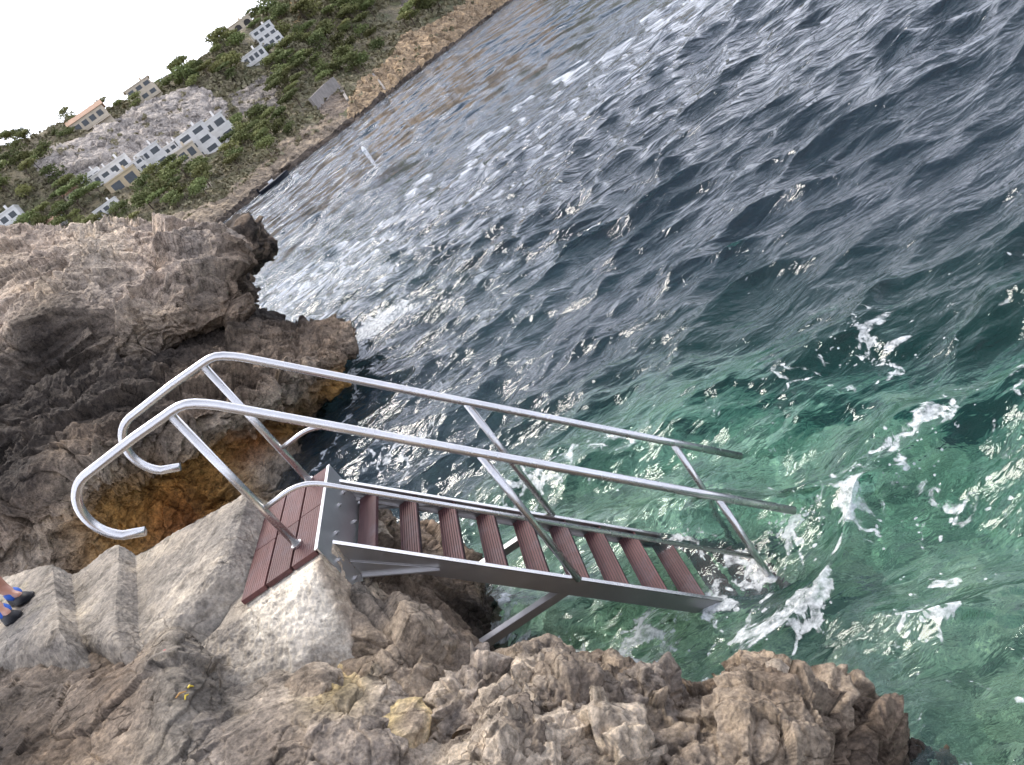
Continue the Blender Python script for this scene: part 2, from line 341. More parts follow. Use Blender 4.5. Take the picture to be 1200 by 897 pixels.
colsL = [['dark']*10, ['dark','dark','dark','dark','dark','dark','black','dark','brown','brown'], ['dark','dark','dark','dark','dark','brown','brown','brown','brown','tan'],
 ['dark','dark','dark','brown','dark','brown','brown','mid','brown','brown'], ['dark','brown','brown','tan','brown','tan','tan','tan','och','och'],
 ['dark','brown','tan','och','och','och','rust','och','brown','brown'], ['dark','brown','brown','och','rust','och','tan','brown','black','black'], ['brown']*6+['black']*4]  # black paints cleft shadow into the colour, dark on the left paints face shade
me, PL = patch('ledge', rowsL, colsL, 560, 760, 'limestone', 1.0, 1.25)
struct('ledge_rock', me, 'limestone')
# far dark point of the headland
def lump(name, c, r, col, seed=0, s=1., sub=6, rz=0., amp=1., mat='limestone', col2=None, flat=.0):
    bm = bmesh.new(); bmesh.ops.create_icosphere(bm, subdivisions=sub, radius=1.)
    me = bpy.data.meshes.new(name); bm.to_mesh(me); bm.free()
    V = np.empty(len(me.vertices)*3, np.float32); me.vertices.foreach_get('co', V); V = V.reshape(-1, 3)
    D = V.copy(); V = np.sign(V)*np.abs(V)**.85
    V = V*(1+.22*fbm(V*1.1+seed*7.1, 3))[:, None]*np.array(r)
    ca, sa = math.cos(rz), math.sin(rz); V = V@np.array([[ca, sa, 0], [-sa, ca, 0], [0, 0, 1]])
    D = D@np.array([[ca, sa, 0], [-sa, ca, 0], [0, 0, 1]]); W = V+np.array(c)
    V = V+D*rock_disp(W+seed*3.3, amp, s)[:, None]
    me.vertices.foreach_set('co', V.reshape(-1).astype(np.float32))
    K = np.array(ZC[col])[None]*(.8+.4*(.5+.5*fbm(W*2.3, 4)))[:, None]
    if col2 is not None:
        t = sstep(-.15, .2, fbm(W*3+seed, 3))[:, None]; K = K*t+np.array(ZC[col2])*(1-t)
    a = me.color_attributes.new('zone', 'FLOAT_COLOR', 'POINT'); q = np.ones((len(V), 4), np.float32); q[:, :3] = K; a.data.foreach_set('color', q.reshape(-1))
    o = link(name, me, mat, None, True); o.location = c
    return o
for i, (px, py, Y, r) in enumerate([(272, 296, 13.5, (.75, 1.0, .42)), (298, 287, 13.6, (.30, .5, .38)), (262, 312, 13.2, (.6, .9, .5))]):
    o = lump('point_rock', aty(px, py, Y), r, 'brown', i, 1.1, 5, .3, 1., col2='dark'); o['kind'] = 'structure'

# rock wall under the platform and the ladder (world coordinates)
ys = [2.4, 1.9, 1.45, 1.1, .7, .3, -.1, -.45, -.8, -1.1]
def gx(y): return dict(zip(ys, [(-1.2, -1.2, -1.0, -.9, -.8, -.8, -.7), (-.75, -.7, -.6, -.5, -.45, -.4, -.3), (-.40, -.35, -.22, -.12, -.10, -.05, .05), (-.06, .02, .05, .02, -.03, 0, .15), (-.05, .04, .14, .12, .02, -.02, .15),
     (-.04, .05, .20, .14, -.02, -.08, .1), (.0, .10, .24, .10, -.12, -.15, .1), (.08, .22, .30, .12, -.15, -.15, .2), (.15, .3, .42, .30, .1, .1, .3), (.25, .4, .55, .5, .4, .4, .5)]))[y]
zs = [(-.05, .15, .5, .95, 1.40, 1.40, 1.36, 1.22, 1.08, .98), (-.1, .1, .45, .9, 1.18, 1.18, 1.1, .98, .9, .85), (-.15, .05, .35, .7, .82, .82, .78, .72, .7, .68), (-.2, 0, .25, .4, .45, .45, .45, .45, .45, .45), (-.3, -.05, .1, .15, .15, .15, .15, .15, .15, .15), (-.4, -.2)+(-.1,)*8, (-2.2,)*10]
rowsG = [[('w', (-.9, -.9, -.55, -.35, -.35, -.35, -.35, -.3, -.2, -.1)[j], y, (-.1, .1, .45, .9, 1.3, 1.3, 1.28, 1.15, 1.0, .9)[j]) for j, y in enumerate(ys)]]
for i in range(7): rowsG.append([('w', gx(y)[i]-(.11 if i < 3 and -.2 < y < 1.2 else 0), y, zs[i][j]) for j, y in enumerate(ys)])
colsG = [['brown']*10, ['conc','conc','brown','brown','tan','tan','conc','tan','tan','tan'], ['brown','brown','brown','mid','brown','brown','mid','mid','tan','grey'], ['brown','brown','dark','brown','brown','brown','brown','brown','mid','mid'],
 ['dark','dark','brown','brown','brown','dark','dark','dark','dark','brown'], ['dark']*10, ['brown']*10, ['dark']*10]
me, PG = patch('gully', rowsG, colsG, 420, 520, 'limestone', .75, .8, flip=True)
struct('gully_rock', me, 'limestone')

# near shore in the foreground
X1 = [-110, -40, 0, 80, 150, 205, 258, 335, 400, 450, 500, 555, 600, 645, 692, 750, 800, 835, 862, 903, 945, 995, 1030, 1048]
Y1 = [735, 738, 742, 748, 757, 742, 792, 768, 748, 748, 802, 786, 770, 754, 784, 802, 812, 802, 779, 777, 799, 812, 842, 905]
Z1 = [1.86, 1.83, 1.78, 1.68, 1.56, 1.53, 1.34, 1.20, 1.08, .98, .74, .78, .90, .90, .80, .68, .58, .58, .62, .60, .55, .48, .44, .25]
_dz = [0]*10+[-.05]*6+[-.10]*8
Z1 = [z+d for z, d in zip(Z1, _dz)]
r1 = [('z', a, b, c) for a, b, c in zip(X1, Y1, Z1)]
W1 = [atz(a, b, c) for a, b, c in zip(X1, Y1, Z1)]
r0 = [('w', w[0]-.12, w[1]+.30, (w[2]-.25 if i < 9 else -1.6)) for i, w in enumerate(W1)]
r0b = [('w', w[0]-.05, w[1]+.12, (w[2]-.06 if i < 9 else w[2]-.35)) for i, w in enumerate(W1)]
X2 = [-130, -60, -10, 70, 140, 205, 262, 335, 395, 450, 508, 556, 600, 645, 690, 742, 790, 832, 868, 905, 940, 980, 1008, 1030]
Y2 = [790, 795, 800, 805, 806, 800, 830, 812, 800, 805, 838, 828, 812, 806, 825, 838, 842, 836, 822, 824, 836, 848, 876, 935]
Z2 = [1.85, 1.8, 1.75, 1.66, 1.60, 1.56, 1.38, 1.30, 1.22, 1.12, .98, 1.02, 1.06, 1.06, .98, .86, .76, .74, .76, .74, .68, .58, .46, .18]
Y3 = [870, 872, 875, 878, 878, 876, 880, 876, 872, 872, 880, 876, 872, 868, 872, 876, 878, 876, 872, 872, 880, 890, 915, 970]
Z3 = [1.8, 1.76, 1.72, 1.62, 1.55, 1.50, 1.42, 1.36, 1.30, 1.22, 1.14, 1.14, 1.14, 1.12, 1.06, .96, .88, .84, .86, .84, .76, .62, .44, .12]
Z2 = [z+d for z, d in zip(Z2, _dz)]; Z3 = [z+d for z, d in zip(Z3, _dz)]
r2 = [('z', a, b, c) for a, b, c in zip(X2, Y2, Z2)]
r3 = [('z', a, b, c) for a, b, c in zip(X2, Y3, Z3)]
r4 = [('z', a, b+75, c) for a, b, c in zip(X2, Y3, [z*.97 for z in Z3])]
W4 = [ctl(c) for c in r4]
r4b = [('w', w[0], w[1]-.3, w[2]-.01) for w in W4]; r4c = [('w', w[0], w[1]-.8, w[2]-.03) for w in W4]
r5 = [('w', w[0]*.9+.1-(.3 if i < 8 else 0), min(w[1]-1.9, -3.2), 1.25 if i < 21 else -.6) for i, w in enumerate(W4)]
r6 = [('w', w[0]*1.1-.3, -7.5, 2.2 if i < 21 else -.8) for i, w in enumerate(W4)]
c1 = 'brown brown mid brown mid conc conc conc tan mid dark tan tan mid tan brown brown brown tan brown brown brown brown black'.split()
c2 = 'mid brown mid mid brown conc conc pale yel pale mid pale pale pale grey tan tan tan tan brown tan brown brown dark'.split()
c3 = 'dark dark dark brown mid conc grey mid grey grey pale mid pale pale pale mid tan tan tan tan tan brown dark dark'.split()
c0 = ['mid']*9+['brown']*15
colsF = [c0, c1, c1, c2, c3, c3, c3, c3, ['mid']*24, ['mid']*24]
rowsF = [r0, r0b, r1, r2, r3, r4, r4b, r4c, r5, r6]
def lerp_rows(A, k):     # keep only detail where it shows
    return A
me, PF = patch('shore', rowsF, colsF, 900, 1100, 'limestone', .8, .62, fade=lambda P: .50+.55*sstep(-.5, .7, P[..., 0]))
struct('shore_rock', me, 'limestone')
_FP = PF.reshape(-1, 3)
def on_shore(px, py):
    qx, qy, qz = proj(_FP); i = np.argmin((qx-px)**2+(qy-py)**2+(qz > 6)*1e6); return _FP[i]

# boulders bedded in the shore
blds = [(548, 832, 1.0, (.17, .13, .13), 'pale', 'grey', .3, 'pale rounded limestone boulder at the water side of the dark cleft'),
        (625, 828, 1.02, (.15, .14, .13), 'pale', 'mid', 1.2, 'pale knobbly boulder right of the dark cleft with grey blotches'),
        (680, 880, 1.0, (.17, .13, .12), 'pale', 'pale', .2, 'smooth cream boulder low at the bottom edge of the shore'),
        (590, 884, 1.10, (.13, .11, .09), 'pale', 'mid', 2.2, 'cracked cream boulder between the two pale ones at the bottom edge'),
        (452, 868, 1.165, (.16, .11, .055), 'yel', 'tan', .5, 'flat rock stained with yellow lichen'),
        (340, 838, 1.25, (.18, .15, .07), 'pale', 'tan', .9, 'flat smooth stone with pale and orange patches below the white concrete'),
        (350, 740, 1.20, (.085, .06, .05), 'brown', 'mid', .6, 'angular brown stone wedged under the white concrete'),
        (635, 772, .80, (.13, .10, .10), 'tan', 'brown', .1, 'brown pointed rock at the edge of the green water'),
        (720, 815, .80, (.16, .12, .10), 'grey', 'mid', .8, 'grey pitted boulder beside the green water'),
        (865, 800, .55, (.12, .10, .10), 'tan', 'brown', .3, 'brown horned rock standing on the edge of the water'),
        (905, 800, .50, (.07, .07, .10), 'tan', 'pale', 1.3, 'small knob of rock beside the horned rock'),
        (960, 822, .46, (.14, .11, .12), 'brown', 'tan', .6, 'brown pitted boulder near the tip of the shore'),
        (820, 850, .72, (.16, .12, .12), 'tan', 'mid', 2.0, 'broad pitted tan boulder in the middle of the shore tip'),
        (770, 880, .90, (.13, .12, .09), 'mid', 'tan', .9, 'mottled boulder between the cream one and the tan one'),
        (460, 772, .92, (.16, .12, .09), 'tan', 'brown', 1.9, 'rough brown boulder beside the dark cleft')]
for i, (px, py, z, r, c, c2_, rz, lab) in enumerate(blds):
    o = lump('boulder', atz(px, py, z)+np.array([0, 0, -r[2]*.30-(.115 if px > 610 and i not in (4, 5) else 0)]), tuple(q*1.08 for q in r), c, i, .5, 6, rz, (.22 if i in (4, 5) else 1.1), col2=c2_); tag(o, lab, 'boulder', 'boulders bedded in the foreground shore')
for i, (px, py, r, lab) in enumerate([(1008, 884+8, (.07, .06, .05), 'small brown rock poking out of the water off the shore tip'), (1105, 888, (.06, .05, .045), 'small dark rock awash nearest the picture corner'), (1078, 893, (.05, .05, .05), 'dark stone awash between two others')]):
    c = atz(px, py, -.02); o = lump('sea_rock', c, tuple(q*.8 for q in r), 'dark', i+40, .45, 6, .5, 1.5, col2='brown'); tag(o, lab, 'rock', 'rocks awash off the shore tip')

# ------------------------------------------------------------------ concrete steps and platform plinth
def conc_disp(Q, amp, s): return .012*fbm(Q*3, 4)+.012*fbm(Q*9, 3, .6, True)*.6+.010*fbm(Q*26, 4, .7)-.02*np.clip(fbm(Q*5+3, 3)-.25, 0, 1)
# profile of the flight, far edge / near edge; rows run from the sea side up to the land side
farE = [(-.36, .74, 1.30), (-.40, .72, 1.47), (-.43, .67, 1.61), (-.46, .66, 1.625), (-.8, .78, 1.62), (-1.25, .93, 1.605), (-1.30, .95, 1.605), (-1.345, .985, 1.70), (-1.38, 1.0, 1.705), (-1.68, 1.05, 1.695), (-1.745, 1.07, 1.69), (-1.80, 1.10, 1.795), (-1.85, 1.13, 1.80), (-2.4, 1.55, 1.80), (-3.4, 2.2, 1.82)]
neaE = [(-.40, .05, 1.36), (-.43, .02, 1.47), (-.46, .05, 1.57), (-.50, .04, 1.60), (-.66, -.05, 1.59), (-.86, -.14, 1.585), (-.885, -.14, 1.59), (-.93, -.14, 1.69), (-.96, -.12, 1.70), (-1.2, .06, 1.69), (-1.225, .08, 1.69), (-1.20, .0, 1.795), (-1.26, .03, 1.80), (-1.8, .3, 1.80), (-3.0, 1.0, 1.82)]
farE = np.array(farE); neaE = np.array(neaE)
rows = []
for f, dz in ((-.02, -2.0), (-.012, -.5), (-.004, -.02), (0., 0.), (.25, 0.), (.5, 0.), (.75, 0.), (.97, 0.), (1.04, -.03), (1.25, -.3)):
    rows.append([tuple(a*(1-f)+b*f+np.array([0, 0, dz])) for a, b in zip(farE, neaE)])
A = np.array(rows)
def lin(A, n, axis, extra=None):
    A = np.moveaxis(A, axis, 0); k = len(A); t = np.linspace(0, k-1, n); i = np.minimum(t.astype(int), k-2); f = (t-i).reshape(-1, *([1]*(A.ndim-1)))
    return np.moveaxis(A[i]*(1-f)+A[i+1]*f, 0, axis)
P = lin(lin(A, 361, 0), 561, 1)
for _ in range(3): P[1:-1, 1:-1] = (P[:-2, 1:-1]+P[2:, 1:-1]+P[1:-1, :-2]+P[1:-1, 2:]+P[1:-1, 1:-1]*2)/6
nn = -normals(P)
if nn[180, 300, 2] < 0: nn = -nn
Q = P.reshape(-1, 3)
ero = .060*fbm(Q*2.1+4, 3)                              # worn, uneven edges
P = P+nn*((conc_disp(Q, 1, 1)+ero*.35).reshape(P.shape[:2]))[..., None]
t = sstep(-.2, .35, fbm(Q*1.6, 4))[:, None]; K = np.array(ZC['conc'])*t+np.array((.31, .275, .23))*(1-t)
t2 = sstep(.15, .4, fbm(Q*2.2+8, 4))[:, None]*.6; K = K*(1-t2)+np.array((.30, .265, .19))*t2
me = grid_mesh('steps', P, K.reshape(*P.shape)); o = link('concrete_steps', me, 'concrete_cast'); o['kind'] = 'structure'
# plinth: block carrying the platform with its pale slope on the shore side
pl = [[(-.47, -.13, 1.2), (-.3, -.13, 1.2), (-.1, -.13, 1.2), (-.0, -.13, 1.2), (-.02, -.1, .8)]]
pA = np.array([
 [(-.50, .74, 1.0), (-.40, .72, 1.0), (-.2, .72, 1.0), (-.02, .70, 1.0), (-.0, .64, .6)],
 [(-.46, .70, 1.455), (-.40, .68, 1.457), (-.2, .66, 1.457), (-.025, .655, 1.457), (-.02, .62, .7)],
 [(-.50, .30, 1.455), (-.41, .3, 1.457), (-.2, .3, 1.457), (-.02, .3, 1.457), (-.01, .3, .7)],
 [(-.52, -.10, 1.455), (-.43, -.13, 1.457), (-.2, -.17, 1.457), (.00, -.20, 1.457), (.02, -.16, .7)],
 [(-.56, -.16, 1.45), (-.44, -.20, 1.445), (-.2, -.24, 1.44), (.0, -.235, 1.44), (.05, -.2, .7)],
 [(-.66, -.30, 1.47), (-.45, -.37, 1.37), (-.24, -.45, 1.31), (-.02, -.40, 1.25), (.07, -.3, .75)],
 [(-.70, -.45, 1.44), (-.46, -.55, 1.31), (-.26, -.62, 1.20), (-.06, -.56, 1.10), (.08, -.40, .75)],
 [(-.66, -.75, 1.25), (-.46, -.85, 1.15), (-.26, -.85, 1.00), (-.08, -.75, .9), (.1, -.55, .7)]])
P = lin(lin(pA, 300, 0), 300, 1)
for _ in range(3): P[1:-1, 1:-1] = (P[:-2, 1:-1]+P[2:, 1:-1]+P[1:-1, :-2]+P[1:-1, 2:]+P[1:-1, 1:-1]*2)/6
nn = normals(P)
if nn[150, 120, 2] < 0: nn = -nn
Q = P.reshape(-1, 3); flatm = (1-.9*((P[..., 1] > -.2)&(P[..., 2] > 1.4)))[..., None]
P = P+nn*(conc_disp(Q, 1, 1)*1.6).reshape(300, 300)[..., None]*flatm
P[..., 2] = np.where(P[..., 1] > -.19, np.minimum(P[..., 2], 1.459), P[..., 2])
fq = .16*fbm(Q*4, 4).reshape(300, 300); t = (sstep(-.60, -.34, P[..., 1]+fq)*sstep(-.46, -.20, P[..., 0]+fq))[..., None]
K = np.array(ZC['white'])*t+np.array(ZC['conc'])*(1-t)*1.15
side = sstep(-.06, .01, P[..., 0])[..., None]; K = K*(1-side)+np.array(ZC['tan'])*side
me = grid_mesh('plinth', P, K); o = link('concrete_plinth', me, 'concrete_cast'); o['kind'] = 'structure'
#PART3
tick('part3.py')
# ------------------------------------------------------------------ bathing ladder
lad = empty('bathing_ladder', (0, 0, WD))
tag(lad, 'stainless steel bathing ladder with curled handrails and dark wooden treads running down into the sea', 'ladder')
def LW(x, y, z): return Vector((x, y, z-WD))
YF = .62
# platform boards: three rows, each of two pieces
x0, x1, ya, yb, seam = -.413, -.012, -.155, .654, (.235, .25, .262)
wd = (x1-x0-.024)/3
for i in range(3):
    xa = x0+i*(wd+.012)
    for (y0, y1) in ((ya, seam[i]-.003), (seam[i]+.003, yb)):
        bm = bmesh.new(); bx(bm, LW(xa+wd/2, (y0+y1)/2, WD-.013), (wd, y1-y0, .026), bev=.0025)
        for k in range(9): bx(bm, LW(xa+wd*(k+.9)/9.8, (y0+y1)/2, WD+.0006), (.0035, y1-y0-.012, .0012))
        from_bm('platform_board', bm, 'composite_board', lad)
for y in (-.13, .25, .61):
    bm = bmesh.new(); bx(bm, LW(-.21, y, WD-.036), (.40, .03, .018)); from_bm('joist', bm, 'weathered_stringer', lad)
bm = bmesh.new(); bx(bm, LW(.0, .25, WD-.155), (.008, .81, .31), bev=.001); bx(bm, LW(-.004, .25, WD+.001), (.020, .812, .008), bev=.002)
pl_ = from_bm('fascia_plate', bm, 'stainless_plate', lad)
for y, z in ((.1, -.10), (.1, -.22), (.36, -.10), (.36, -.22), (.52, -.12), (-.09, -.13), (-.09, -.25), (-.125, -.29), (.60, -.25)):
    bm = bmesh.new(); bmesh.ops.create_cone(bm, cap_ends=True, segments=6, radius1=.011, radius2=.010, depth=.010, matrix=Matrix.Translation(LW(.009, y, WD+z))@Matrix.Rotation(R(90), 4, 'Y'))
    tube(bm, [LW(.01, y, WD+z), LW(.022, y, WD+z)], .005, 8)
    from_bm('bolt', bm, 'stainless_plate', pl_)
S = 1.16; top = lambda x: 1.404-S*x
ang = math.atan(S); XE = 1.86
for y, sg in ((0., 1), (YF, -1)):
    bm = bmesh.new(); h = .135
    poly = [LW(.004, y-.004, top(.004)-.004), LW(XE, y-.004, top(XE)-.004), LW(XE, y-.004, top(XE)-h), LW(.004, y-.004, top(.004)-h)]
    extr(bm, poly, (0, 1, 0), .006)
    f = .030*sg
    for dz in (0, -h):
        extr(bm, [LW(.004, y-.004+(.006 if sg < 0 else 0), top(.004)+dz), LW(XE, y-.004+(.006 if sg < 0 else 0), top(XE)+dz), LW(XE, y-.004+(.006 if sg < 0 else 0), top(XE)-.007+dz), LW(.004, y-.004+(.006 if sg < 0 else 0), top(.004)-.007+dz)], (0, 1, 0), f)
    st = from_bm('stringer', bm, 'weathered_stringer', lad)
    # bright rolled edge strip on top of the stringer
    bm = bmesh.new(); extr(bm, [LW(.004, y-.006+(.006 if sg < 0 else 0), top(.004)+.0035), LW(XE, y-.006+(.006 if sg < 0 else 0), top(XE)+.0035), LW(XE, y-.006+(.006 if sg < 0 else 0), top(XE)+.0008), LW(.004, y-.006+(.006 if sg < 0 else 0), top(.004)+.0008)], (0, 1, 0), (.026)*sg)
    from_bm('top_flange', bm, 'stainless_tube', st)
td = .108
nos = [.1265+.1393*k for k in range(12)]
for k, u in enumerate(nos):
    z = top(u)-.006
    bm = bmesh.new(); bx(bm, LW(u-td/2, YF/2, z-.013), (td, YF-.035, .024), bev=.003, mi=(1 if k else 0))
    if k:
        for q in range(8): bx(bm, LW(u-td*(q+.5)/8, YF/2, z+.0006), (td/8-.0042, YF-.038, .004))
    t_ = from_bm('tread', bm, ['composite_tread', 'groove'], lad)
    for yy in (.020, YF-.020):
        bm = bmesh.new(); bx(bm, LW(u-td/2, yy, z-.030), (td-.01, .028, .006)); from_bm('bracket', bm, 'stainless_plate', t_)
# handrails
def rail_path(y, dx=0.):
    pts = [(-.572, 1.948), (-.615, 1.968)]
    cx_, cz_ = -.560, 2.122; r = .147
    arc = []
    for k in range(15):
        a = R(232-k*(232-95)/14); arc.append((cx_+dx*0+r*math.cos(a)*1.03, cz_+r*math.sin(a)*1.15))
    bend = [(-.50, 2.301), (-.30, 2.301), (-.10, 2.299)]
    B = [(-.075, 2.297), (-.045, 2.288), (-.015, 2.270), (.02, 2.240), (.055, 2.205)]
    z0 = 2.269-S*.0; line = [(u, 2.269-S*u) for u in (.12, .5, 1.0, 1.5, 1.845)]
    return [LW(a+dx, y, b) for a, b in pts[:1]+arc+bend[1:]+B+line]
for y in (0., YF):
    bm = bmesh.new(); tube(bm, rail_path(y), .0212, 18); from_bm('handrail', bm, 'stainless_tube', lad, True)
    for u, zb in ((-.123, WD), (.783, None), (1.565, None)):
        zt = min(2.27-S*u, 2.28)
        zb2 = zb if zb is not None else top(u)
        bm = bmesh.new(); tube(bm, [LW(u, y, zt), LW(u, y+(.0 if u < 0 else 0), zb2-.0)], .0185, 14)
        p_ = from_bm('post', bm, 'stainless_tube', lad, True)
        if u < 0:
            bm = bmesh.new(); tube(bm, [LW(u, y, zb2+.002), LW(u, y, zb2+.012)], .027, 16); from_bm('collar', bm, 'stainless_tube', p_)
    mp_ = rounded([LW(-.123, y, 1.722), LW(.095, y, 1.73), LW(1.56, y, .018)], .10)
    mp_ = rounded([LW(-.118, y, 1.655), LW(.06, y, 1.742), LW(1.56, y, .012)], .16) if False else mp_
    bm = bmesh.new(); tube(bm, mp_, .0125, 12); from_bm('knee_rail', bm, 'stainless_tube', lad, True)
# horizontal struts from the rock to the stringers, gussets beside the plate
for y in (-.0, YF-.01):
    bm = bmesh.new(); a, b = LW(.0, y+.022, .475), LW(.75, y+.022, .470)
    bx(bm, (a+b)/2, ((b-a).length, .045, .045), bev=.003); from_bm('strut', bm, 'weathered_stringer', lad)
for y in (.0, YF):
    bm = bmesh.new(); extr(bm, [LW(.006, y-.012, 1.28), LW(.006, y-.012, 1.185), LW(.30, y-.012, .985), LW(.26, y-.012, 1.03)], (0, 1, 0), .006)
    extr(bm, [LW(.006, y-.030, 1.190), LW(.006, y-.030, 1.183), LW(.30, y-.030, .983), LW(.30, y-.030, .990)], (0, 1, 0), .020)
    from_bm('gusset', bm, 'stainless_plate', lad)
#PART4
tick('part4.py')
# ------------------------------------------------------------------ seabed and water
shoreline = np.array([(4.5, -8.), (2.2, -3.5), (1.75, -1.6), (1.56, -1.15), (1.3, -.70), (.94, -.42), (.75, -.1), (.15, .38), (0, .6), (0, 1.27), (-.3, 2.0), (-1.3, 3.0), (-1.9, 4.2), (-1.4, 5.85), (-1.2, 7.5), (-1.5, 9.5), (-5.4, 21), (-12, 46), (-30, 110), (-58, 223), (-42, 271), (-17, 329), (60, 450), (150, 600), (330, 900), (900, 1500)])
def shore_dist(X, Y):
    d = np.full(X.shape, 1e9)
    for a, b in zip(shoreline[:-1], shoreline[1:]):
        v = b-a; t = np.clip(((X-a[0])*v[0]+(Y-a[1])*v[1])/(v@v), 0, 1); d = np.minimum(d, np.hypot(X-a[0]-t*v[0], Y-a[1]-t*v[1]))
    poly = [tuple(p) for p in shoreline]+[(900, 4000), (-4000, 4000), (-4000, -50), (4.5, -50)]
    ins = poly_mask(X, Y, poly)
    return np.where(ins, -d, d)
th0, th1 = R(-85), R(128)
cx0, cy0 = CAM[0], CAM[1]
def polar(nr, nt, rmin, rmax, pw=1.):
    e0, e1 = math.atan(2.8/rmin), math.atan(2.8/rmax)
    k = int(nr*.82); e = np.linspace(e0, R(1.3), k); r = 2.8/np.tan(e)
    r = np.concatenate([r, np.geomspace(r[-1]*1.02, rmax, nr-k)]); th = np.linspace(th0, th1, nt)
    RR, TT = np.meshgrid(r, th, indexing='ij'); return cx0+RR*np.cos(TT), cy0+RR*np.sin(TT), RR
X, Y, RR = polar(420, 620, 1.0, 9000)
sd = shore_dist(X, Y); Pf = np.stack([X, Y, 0*X], -1).reshape(-1, 3)
dep = .85+.28*np.clip(sd, -1, 2.8)+1.25*np.clip(sd-2.8, 0, 8)
bumpy = fbm(Pf*.55, 4).reshape(X.shape); lum = (fbm(Pf*1.5+4, 4, .5, True)).reshape(X.shape)
F1, F2, R4, V = worley(Pf*np.array([.9, .9, 0])+.5); bl = (np.clip(.55-F1, 0, 1)*R4[:, 0]).reshape(X.shape)
Z = -(dep-.55*bumpy*np.clip(dep, 0, 2)-.28*lum-1.1*bl*(RR < 25)); Z = np.minimum(Z, -.55)
t = sstep(-.1, .35, fbm(Pf*.8+2, 4)).reshape(X.shape)[..., None]; t2 = sstep(.0, .3, fbm(Pf*2.2+12, 4)).reshape(X.shape)[..., None]
K = np.array((.80, .82, .62))*t+np.array((.45, .54, .36))*(1-t); K = K*(1-.65*t2)+np.array((.03, .05, .03))*.65*t2
dk = np.maximum(sstep(2.2, 5.0, sd+.8*bumpy), sstep(2.6, 5.2, np.hypot(X-1.9, Y+.6)+.8*bumpy))[..., None]; K = K*(1-dk)+np.array((.045, .06, .055))*dk
me = grid_mesh('seabed', np.stack([X, Y, Z], -1), K); struct('seabed', me, 'seabed_rock')

# water
X, Y, RR = polar(int(1000*DET), int(1150*DET), 1.0, 9000)
X = X.astype(np.float32); Y = Y.astype(np.float32)
cell = np.maximum(np.abs(np.gradient(RR, axis=0)), RR*(th1-th0)/(1150*DET))
Z = np.zeros_like(X); DX = np.zeros_like(X); DY = np.zeros_like(X)
wr = np.random.default_rng(5)
Pf = np.stack([X, Y, 0*X], -1).reshape(-1, 3)
wx = (.5*perlin(Pf*.23)+.15*perlin(Pf*.9+3)).reshape(X.shape); wy = (.5*perlin(Pf*.23+7)+.15*perlin(Pf*.9+13)).reshape(X.shape)
gust = (1+.55*fbm(Pf*np.array([.16, .28, 0])+3, 3)).reshape(X.shape)
for i in range(84):
    lam = .11*(4.2/.11)**(i/83.)*wr.uniform(.9, 1.1); a_ = R(-90+8)+wr.normal(0, R(24 if lam > 1 else 34)); k = 2*math.pi/lam
    s_ = .060*(1.25 if .32 < lam < 1.25 else .62)
    if lam > 1.6: s_ *= .5
    amp = s_/k*sstep(1.8*cell, 4.*cell, lam)*(1-.7*sstep(14, 45, RR)*(lam > 1.4))
    if lam < 1.2: amp = amp*gust
    ph = k*(math.cos(a_)*(X+wx)+math.sin(a_)*(Y+wy))+wr.uniform(0, 6.28)
    Z += amp*np.cos(ph); sn = amp*np.sin(ph); DX -= .9*sn*math.cos(a_); DY -= .9*sn*math.sin(a_)
calm = 1.0
Zw = Z*calm
# foam supply (world zones, where water is churned)
def blob(x, y, rx, ry, a=0.):
    c, s = math.cos(a), math.sin(a); u = (X-x)*c+(Y-y)*s; v = -(X-x)*s+(Y-y)*c; return np.exp(-((u/rx)**2+(v/ry)**2))
foam = np.zeros_like(X)
def fb(px, py, rx, ry, a, w):
    global foam
    p = atz(px, py, 0); foam = np.maximum(foam, w*blob(p[0], p[1], rx, ry, R(a)))
fb(448, 376, .45, 1.0, 20, 2.1); fb(835, 690, .16, .16, 0, .82); fb(870, 660, .14, .2, 0, .78); fb(425, 415, .16, .7, 10, 1.05); fb(415, 440, .14, .4, 0, .9); fb(470, 350, 1.0, 1.6, 0, .55)
fb(960, 680, .45, .10, 35, .80); fb(1000, 590, .40, .22, 60, .70); fb(900, 715, .34, .12, 20, .74); fb(880, 720, .30, .2, 0, .66); fb(930, 610, .4, .35, 0, .62); fb(800, 650, .35, .25, 0, .62)
fb(1090, 700, .5, .4, 30, .60); fb(1150, 470, .6, .4, 0, .60); fb(620, 580, .7, .8, 0, .66); fb(470, 530, .8, .9, 0, .62); fb(700, 540, .8, .6, 0, .60); fb(1060, 560, .6, .5, 0, .62); fb(1000, 420, 1.4, .8, 0, .52); fb(740, 750, .5, .25, 0, .66); fb(600, 720, .3, .4, 0, .64); fb(560, 720, .2, .3, 0, .8)
fb(380, 330, 3.5, 4., 0, .52); fb(1150, 860, .5, .5, 0, .45); fb(650, 790, .3, .15, 0, .75); fb(790, 800, .25, .1, 0, .75)
foam = np.maximum(foam, .33*(RR < 22)*(1-.5*sstep(4, 9, RR)))
sdw = shore_dist(X, Y); foam = np.maximum(foam, .62*np.exp(-(sdw/.18)**2)*(RR < 60))
me = grid_mesh('sea', np.stack([X+DX, Y+DY, Zw], -1), None, {'foam': foam, 'far': sstep(12, 42, RR), 'midr': sstep(4, 14, RR), 'far2': sstep(16, 40, RR), 'far3': sstep(55, 110, RR), 'deepw': np.maximum(sstep(1.8, 4.5, sdw), sstep(2.2, 4.5, np.hypot(X-1.9, Y+.6)))})
m, nt, b, out = newmat('sea_water'); v = pos(nt)
b.inputs['Base Color'].default_value = (1, 1, 1, 1); b.inputs['Roughness'].default_value = .03; b.inputs['IOR'].default_value = 1.333; b.inputs['Transmission Weight'].default_value = 1.
